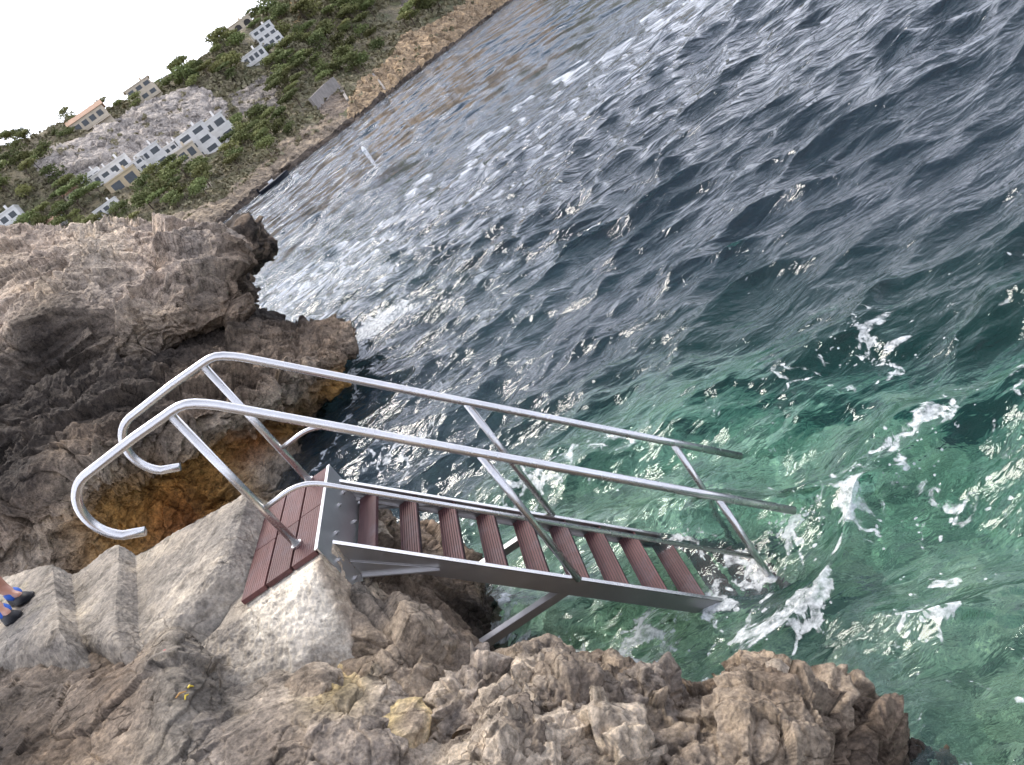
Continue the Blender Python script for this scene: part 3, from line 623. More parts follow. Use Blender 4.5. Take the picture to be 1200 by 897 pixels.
mp = N(nt, 'ShaderNodeMapping'); mp.inputs['Scale'].default_value = (1., 1.9, 1.); mp.inputs['Rotation'].default_value = (0, 0, R(8)); nt.links.new(v, mp.inputs[0])
b1 = noise(nt, mp.outputs[0], 7.5, 3, .5, .5); b2 = noise(nt, mp.outputs[0], 1.3, 4, .55, .3)
far = N(nt, 'ShaderNodeAttribute', attribute_name='far').outputs['Fac']
bp1 = N(nt, 'ShaderNodeBump', i_Strength=1., i_Distance=.020); nt.links.new(b1, bp1.inputs['Height'])
bp2 = N(nt, 'ShaderNodeBump', i_Strength=1., i_Distance=1.3); hm = N(nt, 'ShaderNodeMath', operation='MULTIPLY'); b3 = noise(nt, mp.outputs[0], 1.7, 3, .5, .4); nt.links.new(b3, hm.inputs[0])
fr2 = N(nt, 'ShaderNodeMapRange'); fr2.inputs[3].default_value = .05; fr2.inputs[4].default_value = .14; nt.links.new(N(nt, 'ShaderNodeAttribute', attribute_name='midr').outputs['Fac'], fr2.inputs[0]); nt.links.new(fr2.outputs[0], hm.inputs[1]); nt.links.new(hm.outputs[0], bp2.inputs['Height']); nt.links.new(bp1.outputs[0], bp2.inputs['Normal'])
far2 = N(nt, 'ShaderNodeAttribute', attribute_name='far2').outputs['Fac']; far3 = N(nt, 'ShaderNodeAttribute', attribute_name='far3').outputs['Fac']
def slope_noise(sx, sy, rot, det=3, rough=.55):
    mp_ = N(nt, 'ShaderNodeMapping'); mp_.inputs['Scale'].default_value = (sx, sy, 1.); mp_.inputs['Rotation'].default_value = (0, 0, R(rot)); nt.links.new(v, mp_.inputs[0])
    n_ = N(nt, 'ShaderNodeTexNoise'); n_.inputs['Scale'].default_value = 1.; n_.inputs['Detail'].default_value = det; n_.inputs['Roughness'].default_value = rough; n_.inputs['Distortion'].default_value = .35
    nt.links.new(mp_.outputs[0], n_.inputs['Vector']); return n_.outputs['Color']
nzm = mixc(nt, mixc(nt, slope_noise(1.4, 2.1, 8, 3, .5), slope_noise(.85, .36, 5, 2.5, .5), far2), slope_noise(.36, .085, 3, 2., .45), far3)
o1 = N(nt, 'ShaderNodeVectorMath', operation='SUBTRACT'); nt.links.new(nzm, o1.inputs[0]); o1.inputs[1].default_value = (.5, .5, .5)
o2 = N(nt, 'ShaderNodeVectorMath', operation='MULTIPLY'); nt.links.new(o1.outputs[0], o2.inputs[0]); o2.inputs[1].default_value = (2.0, 4.8, 0)
o3 = N(nt, 'ShaderNodeVectorMath', operation='SCALE'); nt.links.new(o2.outputs[0], o3.inputs[0])
fr3 = N(nt, 'ShaderNodeMapRange'); fr3.inputs[3].default_value = .05; fr3.inputs[4].default_value = 1.; nt.links.new(far, fr3.inputs[0]); fs_ = N(nt, 'ShaderNodeMath', operation='MULTIPLY'); nt.links.new(fr3.outputs[0], fs_.inputs[0]); fq_ = N(nt, 'ShaderNodeMapRange'); fq_.inputs[3].default_value = 1.; fq_.inputs[4].default_value = .9; nt.links.new(far2, fq_.inputs[0]); nt.links.new(fq_.outputs[0], fs_.inputs[1]); nt.links.new(fs_.outputs[0], o3.inputs['Scale'])
o4 = N(nt, 'ShaderNodeVectorMath', operation='ADD'); nt.links.new(bp2.outputs[0], o4.inputs[0]); nt.links.new(o3.outputs[0], o4.inputs[1])
WN = N(nt, 'ShaderNodeVectorMath', operation='NORMALIZE'); nt.links.new(o4.outputs[0], WN.inputs[0])
nt.links.new(WN.outputs[0], b.inputs['Normal'])
mx = N(nt, 'ShaderNodeMixShader'); mr5 = N(nt, 'ShaderNodeMapRange'); mr5.inputs[3].default_value = .16; mr5.inputs[4].default_value = .42; nt.links.new(far, mr5.inputs[0]); nt.links.new(mr5.outputs[0], mx.inputs[0]);
mr6 = N(nt, 'ShaderNodeMapRange'); mr6.inputs[3].default_value = .03; mr6.inputs[4].default_value = .07; nt.links.new(far, mr6.inputs[0]); nt.links.new(mr6.outputs[0], b.inputs['Roughness']); nt.links.new(b.outputs[0], mx.inputs[1])
gl = N(nt, 'ShaderNodeBsdfPrincipled'); nt.links.new(mixc(nt, (.02, .13, .105), (.085, .135, .190), N(nt, 'ShaderNodeAttribute', attribute_name='deepw').outputs['Fac']), gl.inputs['Base Color']); gl.inputs['Roughness'].default_value = .03; gl.inputs['IOR'].default_value = 1.333; nt.links.new(WN.outputs[0], gl.inputs['Normal']); nt.links.new(gl.outputs[0], mx.inputs[2])
# foam
at = N(nt, 'ShaderNodeAttribute', attribute_name='foam').outputs['Fac']
wn = N(nt, 'ShaderNodeTexNoise'); wn.inputs['Scale'].default_value = 2.4; wn.inputs['Detail'].default_value = 4; nt.links.new(v, wn.inputs['Vector'])
wv = N(nt, 'ShaderNodeVectorMath', operation='MULTIPLY_ADD'); wv.inputs[1].default_value = (.40, .40, 0); nt.links.new(wn.outputs['Color'], wv.inputs[0]); nt.links.new(v, wv.inputs[2])
n1 = noise(nt, wv.outputs[0], 3.6, 9, .70, .9); vor = N(nt, 'ShaderNodeTexVoronoi', feature='DISTANCE_TO_EDGE'); vor.inputs['Scale'].default_value = 5.6; nt.links.new(wv.outputs[0], vor.inputs['Vector'])
vd = N(nt, 'ShaderNodeTexVoronoi', feature='F1'); vd.inputs['Scale'].default_value = 9.; nt.links.new(wv.outputs[0], vd.inputs['Vector'])
def mth(op, a, b_=None):
    n = N(nt, 'ShaderNodeMath', operation=op)
    for s, q in ((n.inputs[0], a), (n.inputs[1], b_)):
        if q is None: continue
        if isinstance(q, (int, float)): s.default_value = q
        else: nt.links.new(q, s)
    return n.outputs[0]
lace = mth('SUBTRACT', 1., mth('MULTIPLY', vor.outputs['Distance'], 4.5))         # 1 on cell borders
val = mth('ADD', mth('MULTIPLY', n1, 1.15), mth('MULTIPLY', mth('MAXIMUM', lace, 0.), .21))
thr = mth('SUBTRACT', 1.10, mth('MULTIPLY', at, .62))
fm = N(nt, 'ShaderNodeMapRange', interpolation_type='SMOOTHSTEP'); nt.links.new(mth('SUBTRACT', val, thr), fm.inputs[0]); fm.inputs[1].default_value = 0.; fm.inputs[2].default_value = .075
dots = N(nt, 'ShaderNodeMapRange', interpolation_type='SMOOTHSTEP'); nt.links.new(vd.outputs['Distance'], dots.inputs[0]); dots.inputs[1].default_value = .17; dots.inputs[2].default_value = .12; dots.inputs[3].default_value = 0; dots.inputs[4].default_value = 1
sel = mth('GREATER_THAN', mth('ADD', mth('MULTIPLY', n1, 1.0), mth('MULTIPLY', at, .55)), .775)
ve = N(nt, 'ShaderNodeTexVoronoi', feature='F1'); ve.inputs['Scale'].default_value = 26.; nt.links.new(v, ve.inputs['Vector'])
spk = N(nt, 'ShaderNodeMapRange', interpolation_type='SMOOTHSTEP'); nt.links.new(ve.outputs['Distance'], spk.inputs[0]); spk.inputs[1].default_value = .24; spk.inputs[2].default_value = .14; spk.inputs[3].default_value = 0; spk.inputs[4].default_value = 1
sel2 = mth('GREATER_THAN', mth('ADD', mth('MULTIPLY', noise(nt, wv.outputs[0], 4.5, 6, .7), 1.0), mth('MULTIPLY', at, .50)), .82)
ff = mth('MINIMUM', mth('ADD', mth('ADD', fm.outputs[0], mth('MULTIPLY', spk.outputs[0], sel2)), mth('MULTIPLY', dots.outputs[0], sel)), 1.)
fd = N(nt, 'ShaderNodeBsdfDiffuse'); fd.inputs[0].default_value = (.72, .74, .74, 1)
mf = N(nt, 'ShaderNodeMixShader'); nt.links.new(mth('MULTIPLY', ff, ramp(nt, noise(nt, v, 22., 5, .7), [(.35, (.16, .16, .16)), (.62, (.88, .88, .88))])), mf.inputs[0]); nt.links.new(mx.outputs[0], mf.inputs[1]); nt.links.new(fd.outputs[0], mf.inputs[2])
nt.links.new(mf.outputs[0], out.inputs[0])
va = N(nt, 'ShaderNodeVolumeAbsorption'); va.inputs['Color'].default_value = (.0, .80, .79, 1); va.inputs['Density'].default_value = .24
nt.links.new(va.outputs[0], out.inputs['Volume'])
struct('sea_water', me, 'sea_water')
#PART5
tick('part5.py')
# ------------------------------------------------------------------ far coast
Sx = [(-260, 660, 160), (0, 475, 185), (150, 352, 205), (252, 268, 223), (300, 233, 250), (335, 206, 275), (410, 148, 329), (455, 112, 390), (500, 75, 460), (548, 37, 560), (594, 2, 700), (680, -62, 900), (820, -165, 1200)]
Kx = [(-330, 330, 330), (-130, 250, 345), (-25, 190, 365), (72, 151, 385), (128, 132, 405), (187, 103, 430), (238, 70, 470), (288, 36, 520), (328, 2, 600), (400, -60, 720), (480, -130, 880), (600, -190, 1100), (780, -260, 1500)]
fr_ = [0, .07, .16, .3, .45, .6, .72, .84, .93, 1.0]; gg = [0, .03, .10, .26, .44, .56, .62, .70, .84, 1.0]
rows = []
rows.append([('w', *(aty(sx, sy, Y)[:2]+np.array([.03*Y*.3, -.02*Y])), -6.) for sx, sy, Y in Sx])
for f, g in zip(fr_, gg):
    rows.append([('y', s[0]+(k[0]-s[0])*f, s[1]+(k[1]-s[1])*f, s[2]+(k[2]-s[2])*g) for s, k in zip(Sx, Kx)])
bk = [aty(*k) for k in Kx]
rows.append([('w', p[0]*1.15, p[1]+90, p[2]-14) for p in bk]); rows.append([('w', p[0]*1.5, p[1]+400, p[2]-60) for p in bk])
rows = rows[::-1]
A = np.array([[ctl(c) for c in r] for r in rows]); P = crom(crom(A, 520, 0), 900, 1); nn = normals(P)
if nn[200, 400, 2] < 0: nn = -nn
Q = P.reshape(-1, 3); px, py, pz = proj(Q); px = px.reshape(P.shape[:2]); py = py.reshape(P.shape[:2])
jx = 7*fbm(Q*.05, 4).reshape(px.shape); jy = 7*fbm(Q*.05+40, 4).reshape(px.shape); ax_, ay_ = px+jx, py+jy
K = np.zeros((*px.shape, 3)); K[:] = (.22, .19, .125)
t = sstep(-.1, .3, fbm(Q*.06+9, 4)).reshape(px.shape)[..., None]; K = K*(1-t)+np.array((.15, .15, .08))*t
cliff = np.zeros(px.shape)
for poly, c, cl_ in (([(35, 188), (120, 148), (228, 102), (268, 122), (262, 152), (205, 172), (160, 200), (60, 212)], (.46, .41, .365), 1.), ([(268, 112), (322, 84), (328, 128), (285, 142)], (.33, .29, .25), .8),
    ([(405, 140), (418, 100), (450, 74), (474, 42), (520, 22), (545, 2), (580, -40), (640, -20), (560, 45), (480, 112), (412, 158)], (.44, .32, .20), 1.), ([(60, 360), (150, 292), (205, 256), (262, 232), (330, 168), (392, 132), (420, 150), (330, 222), (250, 290), (120, 420)], (.33, .265, .195), .5),
    ([(366, 112), (398, 98), (412, 126), (380, 142)], (.27, .215, .165), .2), ([(308, 20), (350, 0), (352, 30), (325, 45)], (.33, .24, .12), .1), ([(462, -30), (520, -60), (540, -20), (470, 10)], (.30, .26, .22), .7)):
    mk = poly_mask(ax_, ay_, poly)
    K[mk] = c; cliff[mk] = cl_
wet = P[..., 2] < 1.6; K[wet] = (.09, .07, .055)
d = 1.6*fbm(Q*.045, 5)+.5*fbm(Q*.2, 4, .6, True); F1, F2, R4, V = worley(Q*np.array([.09, .09, .14])+.7*fbm(Q*.05, 2)[:, None]); tilt = ((R4[:, 1:]-.5)*2*V).sum(1)
F1b, F2b, R4b, Vb = worley(Q*np.array([.3, .3, .45])); tb = ((R4b[:, 1:]-.5)*2*Vb).sum(1)
rg = fbm(Q*np.array([.16, .16, .05]), 4, .6, True)
cf = cliff.reshape(-1); d = d+(.2+.7*cf)*(2.2*tilt+1.0*(R4[:, 0]-.5)+.8*tb+1.1*rg-1.*np.exp(-((F2-F1)/.06)**2))
P = P+nn*d.reshape(px.shape)[..., None]
K = K*(.78+.5*(.5+.5*fbm(Q*.25, 4)).reshape(px.shape)[..., None])
me = grid_mesh('hillside', P, K); struct('hillside', me, 'far_rock')
HP = P.reshape(-1, 3); hx, hy, hz = proj(HP); vis = (hx > -160)&(hx < 760)&(hy > -120)&(hy < 420)&(hz > 0); HP, hx, hy, hz = HP[vis], hx[vis], hy[vis], hz[vis]
def on_hill(px, py):
    i = np.argmin((hx-px)**2+(hy-py)**2); return HP[i], hz[i]
# trees ---------------------------------------------------------------
def leaf_cloud(lobes, n, size, flat=.5):
    vs = []; fs = []
    w_ = np.array([l[1][0]*l[1][1] for l in lobes]); w_ = w_/w_.sum()
    for i in range(n):
        c, r = lobes[rng.choice(len(lobes), p=w_)]
        v = rng.normal(size=3); v /= np.linalg.norm(v); rad = rng.uniform(.45, 1.)**.5*(1+.25*rng.normal()*.5); p = np.array(c)+v*np.array(r)*rad
        if v[2] < -.35 and rng.random() < .7: continue
        a = rng.normal(size=3)+v*1.2; a /= np.linalg.norm(a); b = np.cross(a, rng.normal(size=3)); b /= np.linalg.norm(b); e = np.cross(a, b); s = size*rng.uniform(.5, 1.3)
        k = len(vs); vs += [p-b*s-e*s*.6, p+b*s*.9-e*s*.7, p+b*s*.6+e*s*.8+a*s*.3, p-b*s*.7+e*s]; fs.append((k, k+1, k+2, k+3))
    return vs, fs
def make_tree(kind, seed):
    global rng
    rng = np.random.default_rng(100+seed); lobes = []
    if kind == 'umbrella': H = 1.0; base = .72; lobes = [((rng.uniform(-.32, .32), rng.uniform(-.32, .32), base+rng.uniform(0, .16)), (.26+rng.uniform(0, .1), .26+rng.uniform(0, .1), .13)) for _ in range(6)]
    else: lobes = [((rng.uniform(-.28, .28), rng.uniform(-.28, .28), rng.uniform(.38, .86)), (.22+rng.uniform(0, .13), .22+rng.uniform(0, .13), .15+rng.uniform(0, .09))) for _ in range(9)]
    vs, fs = leaf_cloud(lobes, 1000, .036); me = bpy.data.meshes.new('crown'); me.from_pydata([tuple(v) for v in vs], [], fs)
    root = empty('pine_tree'); cr = link('crown', me, 'pine_needles', root)
    bm = bmesh.new(); b0 = Vector((0, 0, -.25)); tp = Vector((rng.uniform(-.06, .06), rng.uniform(-.06, .06), .55))
    tube(bm, [b0, b0.lerp(tp, .5)+Vector((.02, .01, 0)), tp], [.03, .022, .014], 7)
    for l in lobes[:4]: tube(bm, [tp*.8, (tp*.8).lerp(Vector(l[0]), .6), Vector(l[0])], [.012, .009, .004], 5)
    from_bm('trunk', bm, 'bark', root); return root
protos = [make_tree('umbrella', 0), make_tree('umbrella', 1), make_tree('bushy', 2), make_tree('bushy', 3), make_tree('bushy', 4)]
used = set()
zones = [('W1', [(212, 100), (250, 62), (325, 8), (335, -8), (545, -12), (508, 28), (470, 38), (446, 72), (412, 96), (366, 110), (330, 165), (292, 195), (264, 185), (262, 152), (328, 128), (322, 86), (268, 108)], 132, (7, 12), 'on the wooded slope above the white terraces and the shore', 'pines of the wooded slope'),
 ('W2', [(-60, 235), (-10, 198), (55, 214), (120, 218), (150, 236), (185, 262), (150, 275), (-20, 285)], 44, (7, 12), 'among the small houses above the near headland', 'pines among the small houses'),
 ('W3', [(178, 210), (205, 200), (245, 205), (262, 198), (258, 225), (225, 245), (170, 252)], 22, (9, 13), 'on the bank below the white terraces', 'pines on the bank below the white terraces'),
 ('W4', [(-20, 182), (0, 178), (60, 160), (70, 165), (60, 195), (0, 206)], 16, (7, 10), 'on the ridge left of the grey cliff', 'pines on the ridge left of the grey cliff'),
 ('W5', [(52, 162), (80, 145), (130, 128), (152, 128), (210, 92), (240, 66), (300, 24), (330, 4), (345, 12), (300, 50), (250, 85), (215, 106), (150, 138), (75, 165)], 36, (4.5, 8), 'on the skyline above the grey cliff', 'pines on the skyline above the grey cliff'),
 ('W6', [(262, 150), (330, 140), (366, 130), (330, 178), (290, 200), (262, 208)], 20, (6, 10), 'on the bank between the terraces and the retaining wall', 'pines on the bank by the retaining wall')]
prn = random.Random(3)
bldpx = [(112, 213), (140, 203), (189, 192), (222, 187), (241, 173), (262, 158), (172, 112), (108, 143), (285, 38), (317, 47), (300, 70), (462, 12), (10, 258), (14, 243), (392, 122)]
def copy_tree(src, loc, s, rz):
    r = src.copy(); COL.objects.link(r); r.location = loc; r.scale = s; r.rotation_euler = (0, 0, rz)
    for ch in src.children: c = ch.copy(); COL.objects.link(c); c.parent = r
    return r
first = dict()
for zn, poly, cnt, (s0, s1), where, grp in zones:
    xs = [p[0] for p in poly]; ys_ = [p[1] for p in poly]; got = 0; tries = 0; pts = []
    while got < cnt and tries < 6000:
        tries += 1; x = prn.uniform(min(xs), max(xs)); y = prn.uniform(min(ys_), max(ys_))
        if not poly_mask(np.array([x]), np.array([y]), poly)[0]: continue
        if any((x-a)**2+(y-b)**2 < (s0*.85)**2 for a, b in pts): continue
        if any((x-a)**2+(y-b)**2 < 12**2 for a, b in bldpx) or any((x-a-6)**2+(y-b-8)**2 < 11**2 for a, b in bldpx): continue
        pts.append((x, y)); got += 1
        p, z = on_hill(x, y); sp = prn.uniform(s0, s1)*z/FPX*2.6; k = prn.randrange(5)
        sc = (sp*prn.uniform(.9, 1.15), sp*prn.uniform(.9, 1.15), sp*prn.uniform(.72, .98))
        t = copy_tree(protos[k], tuple(p), sc, prn.uniform(0, 6.28))
        tag(t, ('flat topped green pine tree ' if k < 2 else 'bushy green pine tree ')+where, 'pine tree', grp+(', flat topped' if k < 2 else ', bushy'))
for x, y, sp, k, lab in ((12, 172, 9, 0, 'lone umbrella pine with a bare trunk farthest left on the skyline'), (127, 133, 9, 0, 'dark umbrella pine beside the long cream villa on the skyline'), (35, 168, 9, 2, 'open pine between the lone umbrella pine and the cream villa')):
    p, z = on_hill(x, y); sp = sp*z/FPX*1.9; t = copy_tree(protos[k], tuple(p), (sp, sp, sp*1.1), 1.); tag(t, lab, 'pine tree')
for r in protos:
    for ch in list(r.children): bpy.data.objects.remove(ch)
    bpy.data.objects.remove(r)
# scrub: one mass
rng = np.random.default_rng(21)
cand = rng.choice(len(HP), 60000); vs = []; fs = []; n_ = 0
cz_ = cliff.reshape(-1)[np.flatnonzero(vis)]
for i in cand:
    if n_ > 9500: break
    if HP[i][2] < 5 or hx[i] > 620: continue
    if cz_[i] > .15 and rng.random() < .80+.15*(cz_[i] > .9): continue
    if any((hx[i]-a-3)**2+(hy[i]-b-4)**2 < 13**2 for a, b in bldpx): continue
    n_ += 1; c = HP[i]; s = rng.uniform(.5, 1.9)*(hz[i]/330)
    for q in range(11):
        v = rng.normal(size=3); v /= np.linalg.norm(v); v[2] = abs(v[2])*.8; p = c+v*s*rng.uniform(.6, 1.1)
        a = rng.normal(size=3)+v; a /= np.linalg.norm(a); b = np.cross(a, rng.normal(size=3)); b /= np.linalg.norm(b); e = np.cross(a, b); u = s*rng.uniform(.2, .42)
        k = len(vs); vs += [p-b*u-e*u, p+b*u-e*u*.8, p+b*u*.8+e*u, p-b*u+e*u*.7]; fs.append((k, k+1, k+2, k+3))
me = bpy.data.meshes.new('scrub'); me.from_pydata([tuple(v) for v in vs], [], fs); tag(link('scrub', me, 'scrub_leaves'), 'low green and brown scrub covering the far slope', 'scrub', kind='stuff')

# buildings --------------------------------------------------------------
def villa(name, px, py, wpx, hpx, floors, nwin, wall, lab, rz=.25, depth=.7, flat=True, group=None, cat='house', balc=True, dark=True, sink=.0, arches=False):
    p, z = on_hill(px, py); m_ = z/FPX; W, H = wpx*m_*1.16, hpx*m_*1.14; D = W*depth
    root = empty(name, (p[0], p[1], p[2]-H*.25), rz); tag(root, lab, cat, group)
    fh = H/floors; H0 = H*1.0
    bm = bmesh.new()
    for f in range(floors):
        off = D*.16*f; ww = W*(1-.10*f*(f % 2)); bx(bm, (0, off/2, fh*f+fh/2+H*.12*(f == 0)*0), (ww, D-off, fh))
    bx(bm, (0, 0, -H*.3), (W*1.01, D*1.01, H*.6)); from_bm('wall', bm, wall, root)
    for f in range(floors):
        yf = -D/2+D*.16*f
        for k in range(nwin):
            ww = W*.9/nwin; xw = -W*.45+ww*(k+.5)
            bm = bmesh.new(); bx(bm, (xw, yf+.02, fh*f+fh*.47), (ww*.70, .16, fh*.60)); wi = from_bm('window', bm, 'window_glass' if not arches else 'dark_void', root)
            bm = bmesh.new()
            for sx in (-1, 1): bx(bm, (xw+sx*ww*.36, yf-.02, fh*f+fh*.47), (ww*.05, .22, fh*.64))
            bx(bm, (xw, yf-.02, fh*f+fh*.79), (ww*.78, .22, fh*.05))
            if arches: tube(bm, [(xw+ww*.36*math.cos(a), yf-.1, fh*f+fh*.48+fh*.34*math.sin(a)) for a in [math.pi*q/8 for q in range(9)]], fh*.05, 5)
            from_bm('frame', bm, wall, wi)
        if balc:
            bm = bmesh.new(); bx(bm, (0, yf-D*.07, fh*f+fh*.03), (W*.98, D*.16, fh*.09)); bl = from_bm('balcony', bm, wall, root)
            bm = bmesh.new(); bx(bm, (0, yf-D*.15, fh*f+fh*.20), (W*.98, .08, fh*.22)); from_bm('parapet', bm, wall, bl)
    bm = bmesh.new(); off = D*.16*(floors-1)
    if flat: bx(bm, (0, off/2, H+fh*.04), (W*1.03, (D-off)*1.06, fh*.10)); rf = from_bm('roof', bm, wall, root)
    else:
        hw, hd = W*.55, (D-off)*.56; a = [(-hw, -hd+off/2, H), (hw, -hd+off/2, H), (hw, off/2, H+fh*.45), (-hw, off/2, H+fh*.45)]
        extr(bm, [(-hw, -hd+off/2, H), (-hw, off/2, H+fh*.5), (-hw, hd+off/2, H)], (1, 0, 0), 2*hw); rf = from_bm('roof', bm, 'roof_tile', root)
    bm = bmesh.new(); bx(bm, (W*.22, off/2+D*.1, H+fh*.28), (W*.07, W*.06, fh*.5)); from_bm('chimney', bm, wall, rf)
    return root
wr_, cr_, oc_ = 'white_render', 'cream_render', 'ochre_render'
villa('terrace_house', 112, 212, 22, 11, 1, 3, wr_, 'small white flat roofed house at the low end of the white terraces')
villa('terrace_house', 140, 203, 34, 14, 1, 3, wr_, 'white terrace block with three dark windows standing over an ochre wall')
villa('terrace_house', 150, 217, 34, 14, 1, 2, oc_, 'ochre base storey with one wide dark window at the foot of the terraces', balc=False)
villa('terrace_house', 187, 194, 27, 25, 2, 2, wr_, 'two storey white terrace block in the middle of the row')
villa('terrace_house', 218, 188, 32, 13, 1, 3, cr_, 'low yellowish block between the white terrace blocks', balc=False)
villa('terrace_house', 240, 177, 34, 32, 3, 2, wr_, 'tallest three storey white terrace block with dark balconies')
villa('terrace_house', 126, 209, 24, 11, 1, 3, wr_, 'second low white block from the bottom end of the terraces')
villa('terrace_house', 162, 202, 26, 14, 2, 3, wr_, 'narrow windowed white block right above the ochre base storey')
villa('terrace_house', 204, 187, 24, 17, 2, 3, wr_, 'white block squeezed between the two storey block and the yellowish one')
villa('terrace_house', 274, 152, 18, 18, 2, 2, wr_, 'last small white block nearest the pine bank at the top end of the terraces')
villa('terrace_house', 262, 163, 30, 28, 2, 2, wr_, 'white terrace block at the seaward end of the row')
villa('terrace_house', 205, 176, 22, 9, 1, 2, wr_, 'small white roof house behind the middle of the terraces')
villa('terrace_house', 166, 194, 16, 8, 1, 2, wr_, 'white roof hut behind the ochre base storey')
villa('skyline_villa', 172, 115, 30, 19, 2, 3, cr_, 'cream villa with arcaded balconies alone on the skyline above the grey cliff')
villa('skyline_villa', 110, 147, 38, 13, 1, 4, cr_, 'long cream villa beside the umbrella pine on the skyline', flat=False)
villa('arched_house', 285, 44, 36, 17, 2, 3, cr_, 'cream house with rows of dark arches on the upper skyline', arches=True, balc=False)
villa('hill_villa', 317, 50, 24, 22, 3, 3, wr_, 'white three storey villa high in the pines')
villa('hill_villa', 300, 72, 26, 11, 1, 4, wr_, 'low white pavilion with dark openings below the white three storey villa')
villa('hill_villa', 463, 18, 30, 15, 1, 3, oc_, 'yellow villa with a tiled roof among the pines near the top of the picture', flat=False)
villa('hill_villa', 350, 5, 18, 9, 1, 2, cr_, 'small cream house at the top edge above the dirt patch')
villa('shore_house', 12, 262, 32, 13, 1, 3, wr_, 'white house under the red awning at the left edge')
villa('shore_house', 60, 246, 20, 10, 1, 2, wr_, 'small white house between the pines left of the grey roofed ones')
villa('shore_house', 128, 247, 26, 9, 1, 3, wr_, 'low white house just above the crest of the headland')
villa('shore_house', 70, 262, 16, 8, 1, 2, wr_, 'white gabled hut just behind the crest of the headland', flat=False)
villa('shore_house', 88, 232, 16, 8, 1, 2, cr_, 'tiny cream house amid the pines under the grey cliff', flat=False)
p, z = on_hill(14, 246); m_ = z/FPX; aw = empty('awning', tuple(p+np.array([2., -13, 2.5])), .2); tag(aw, 'red awning stretched over the white house at the left edge', 'awning')
bm = bmesh.new(); bx(bm, (0, 0, 2.2), (24*m_, 10*m_, .25), rot=Euler((R(14), 0, 0))); from_bm('cloth', bm, 'red_awning', aw)
for sx in (-1, 1):
    bm = bmesh.new(); tube(bm, [(sx*7.5*m_, -3*m_, 1.8), (sx*7.5*m_, -3*m_, -3)], .12, 8); from_bm('pole', bm, 'lime_wood', aw)
# retaining wall, its pale stair, a jetty rail
def wallseg(name, pts, h, th, mat, lab, cat):
    bm = bmesh.new(); q = [on_hill(x, y)[0] for x, y in pts]
    for a, b in zip(q[:-1], q[1:]):
        a, b = Vector(a), Vector(b); d = (b-a).normalized(); L = (b-a).length
        bx(bm, (a+b)/2+Vector((0, 0, h*.3)), (L, th, h), rot=d.to_track_quat('X', 'Z'))
    tag(from_bm(name, bm, mat), lab, cat)
wallseg('retaining_wall', [(372, 128), (388, 110), (398, 102)], 6.5, 1.2, 'grey_stone', 'grey stone retaining wall cut into the bank above the shore', 'wall')
wallseg('shore_stair', [(393, 100), (402, 108), (408, 118)], 1., 1.2, 'grey_stone', 'grey straight stair running down to the shore from the retaining wall', 'stair')
wallseg('cliff_stair', [(438, 88), (446, 98), (452, 106)], 1., 1., 'grey_stone', 'narrow grey stair on the ochre cliff', 'stair')
wallseg('shore_wall', [(228, 232), (248, 218), (262, 212)], 1.6, 1., 'cream_render', 'low pale wall along the path above the shore', 'wall')
# boats, buoy
def hull(bm, L, B, H, mi=0):
    n = 12; rings = []
    for i in range(n+1):
        t = i/n; x = (t-.5)*L; b_ = B/2*(1-max(0, (t-.55)/.45)**2.2)*(.86+.14*min(1, t*6)); z1 = H*(.85+.35*t*t)
        rings.append([bm.verts.new(v) for v in ((x, -b_, z1), (x, -b_*.8, H*.25), (x, 0, 0), (x, b_*.8, H*.25), (x, b_, z1))])
    for a, b in zip(rings[:-1], rings[1:]):
        for k in range(4): bm.faces.new((a[k], a[k+1], b[k+1], b[k]))
        f = bm.faces.new((a[0], b[0], b[4], a[4]))
    bm.faces.new(rings[0]); bm.faces.new(rings[-1][::-1])
def boat(px, py, L, rz, mat, lab, name='moored_boat'):
    p = aty(px, py, 0); s = atz(px, py, 0.) if atz(px, py, 0)[1] < 330 else None
    root = empty(name, (s[0], s[1], -.25), rz); tag(root, lab, 'boat')
    bm = bmesh.new(); hull(bm, L, L*.3, L*.13); from_bm('hull', bm, mat, root)
    bm = bmesh.new()
    for sg in (-1, 1): tube(bm, [(-L*.48, sg*L*.14, L*.12), (L*.1, sg*L*.15, L*.13), (L*.36, sg*L*.09, L*.155), (L*.5, 0, L*.17)], [L*.03, L*.032, L*.03, L*.02], 8)
    from_bm('tube_fender', bm, mat, root)
    bm = bmesh.new(); bx(bm, (-L*.05, 0, L*.17), (L*.16, L*.12, L*.10), bev=.03); from_bm('console', bm, 'boat_white', root)
    bm = bmesh.new(); bx(bm, (-L*.5, 0, L*.16), (L*.07, L*.09, L*.16), bev=.03); from_bm('outboard', bm, 'black_rubber', root)
    bm = bmesh.new(); bx(bm, (-L*.25, 0, L*.13), (L*.1, L*.2, L*.05), bev=.02); from_bm('bench', bm, 'boat_white', root)
boat(323, 217, 9, R(10), 'boat_black', 'long black inflatable boat moored close to the far shore')
boat(346, 207, 2.6, R(60), 'boat_white', 'tiny white dinghy floating just off the black boat', 'dinghy')
s = atz(427, 176, 0); bm = bmesh.new(); tube(bm, [(0, 0, -.5), (0, 0, -.3), (0, 0, .1), (0, 0, .5), (0, 0, .75), (0, 0, .85)], [.12, .2, .24, .2, .12, .04], 16)
o = from_bm('buoy', bm, 'buoy_white', None, True); o.location = (s[0], s[1], -.5); tag(o, 'round white mooring buoy floating off the far shore', 'buoy')
tick('part6.py')
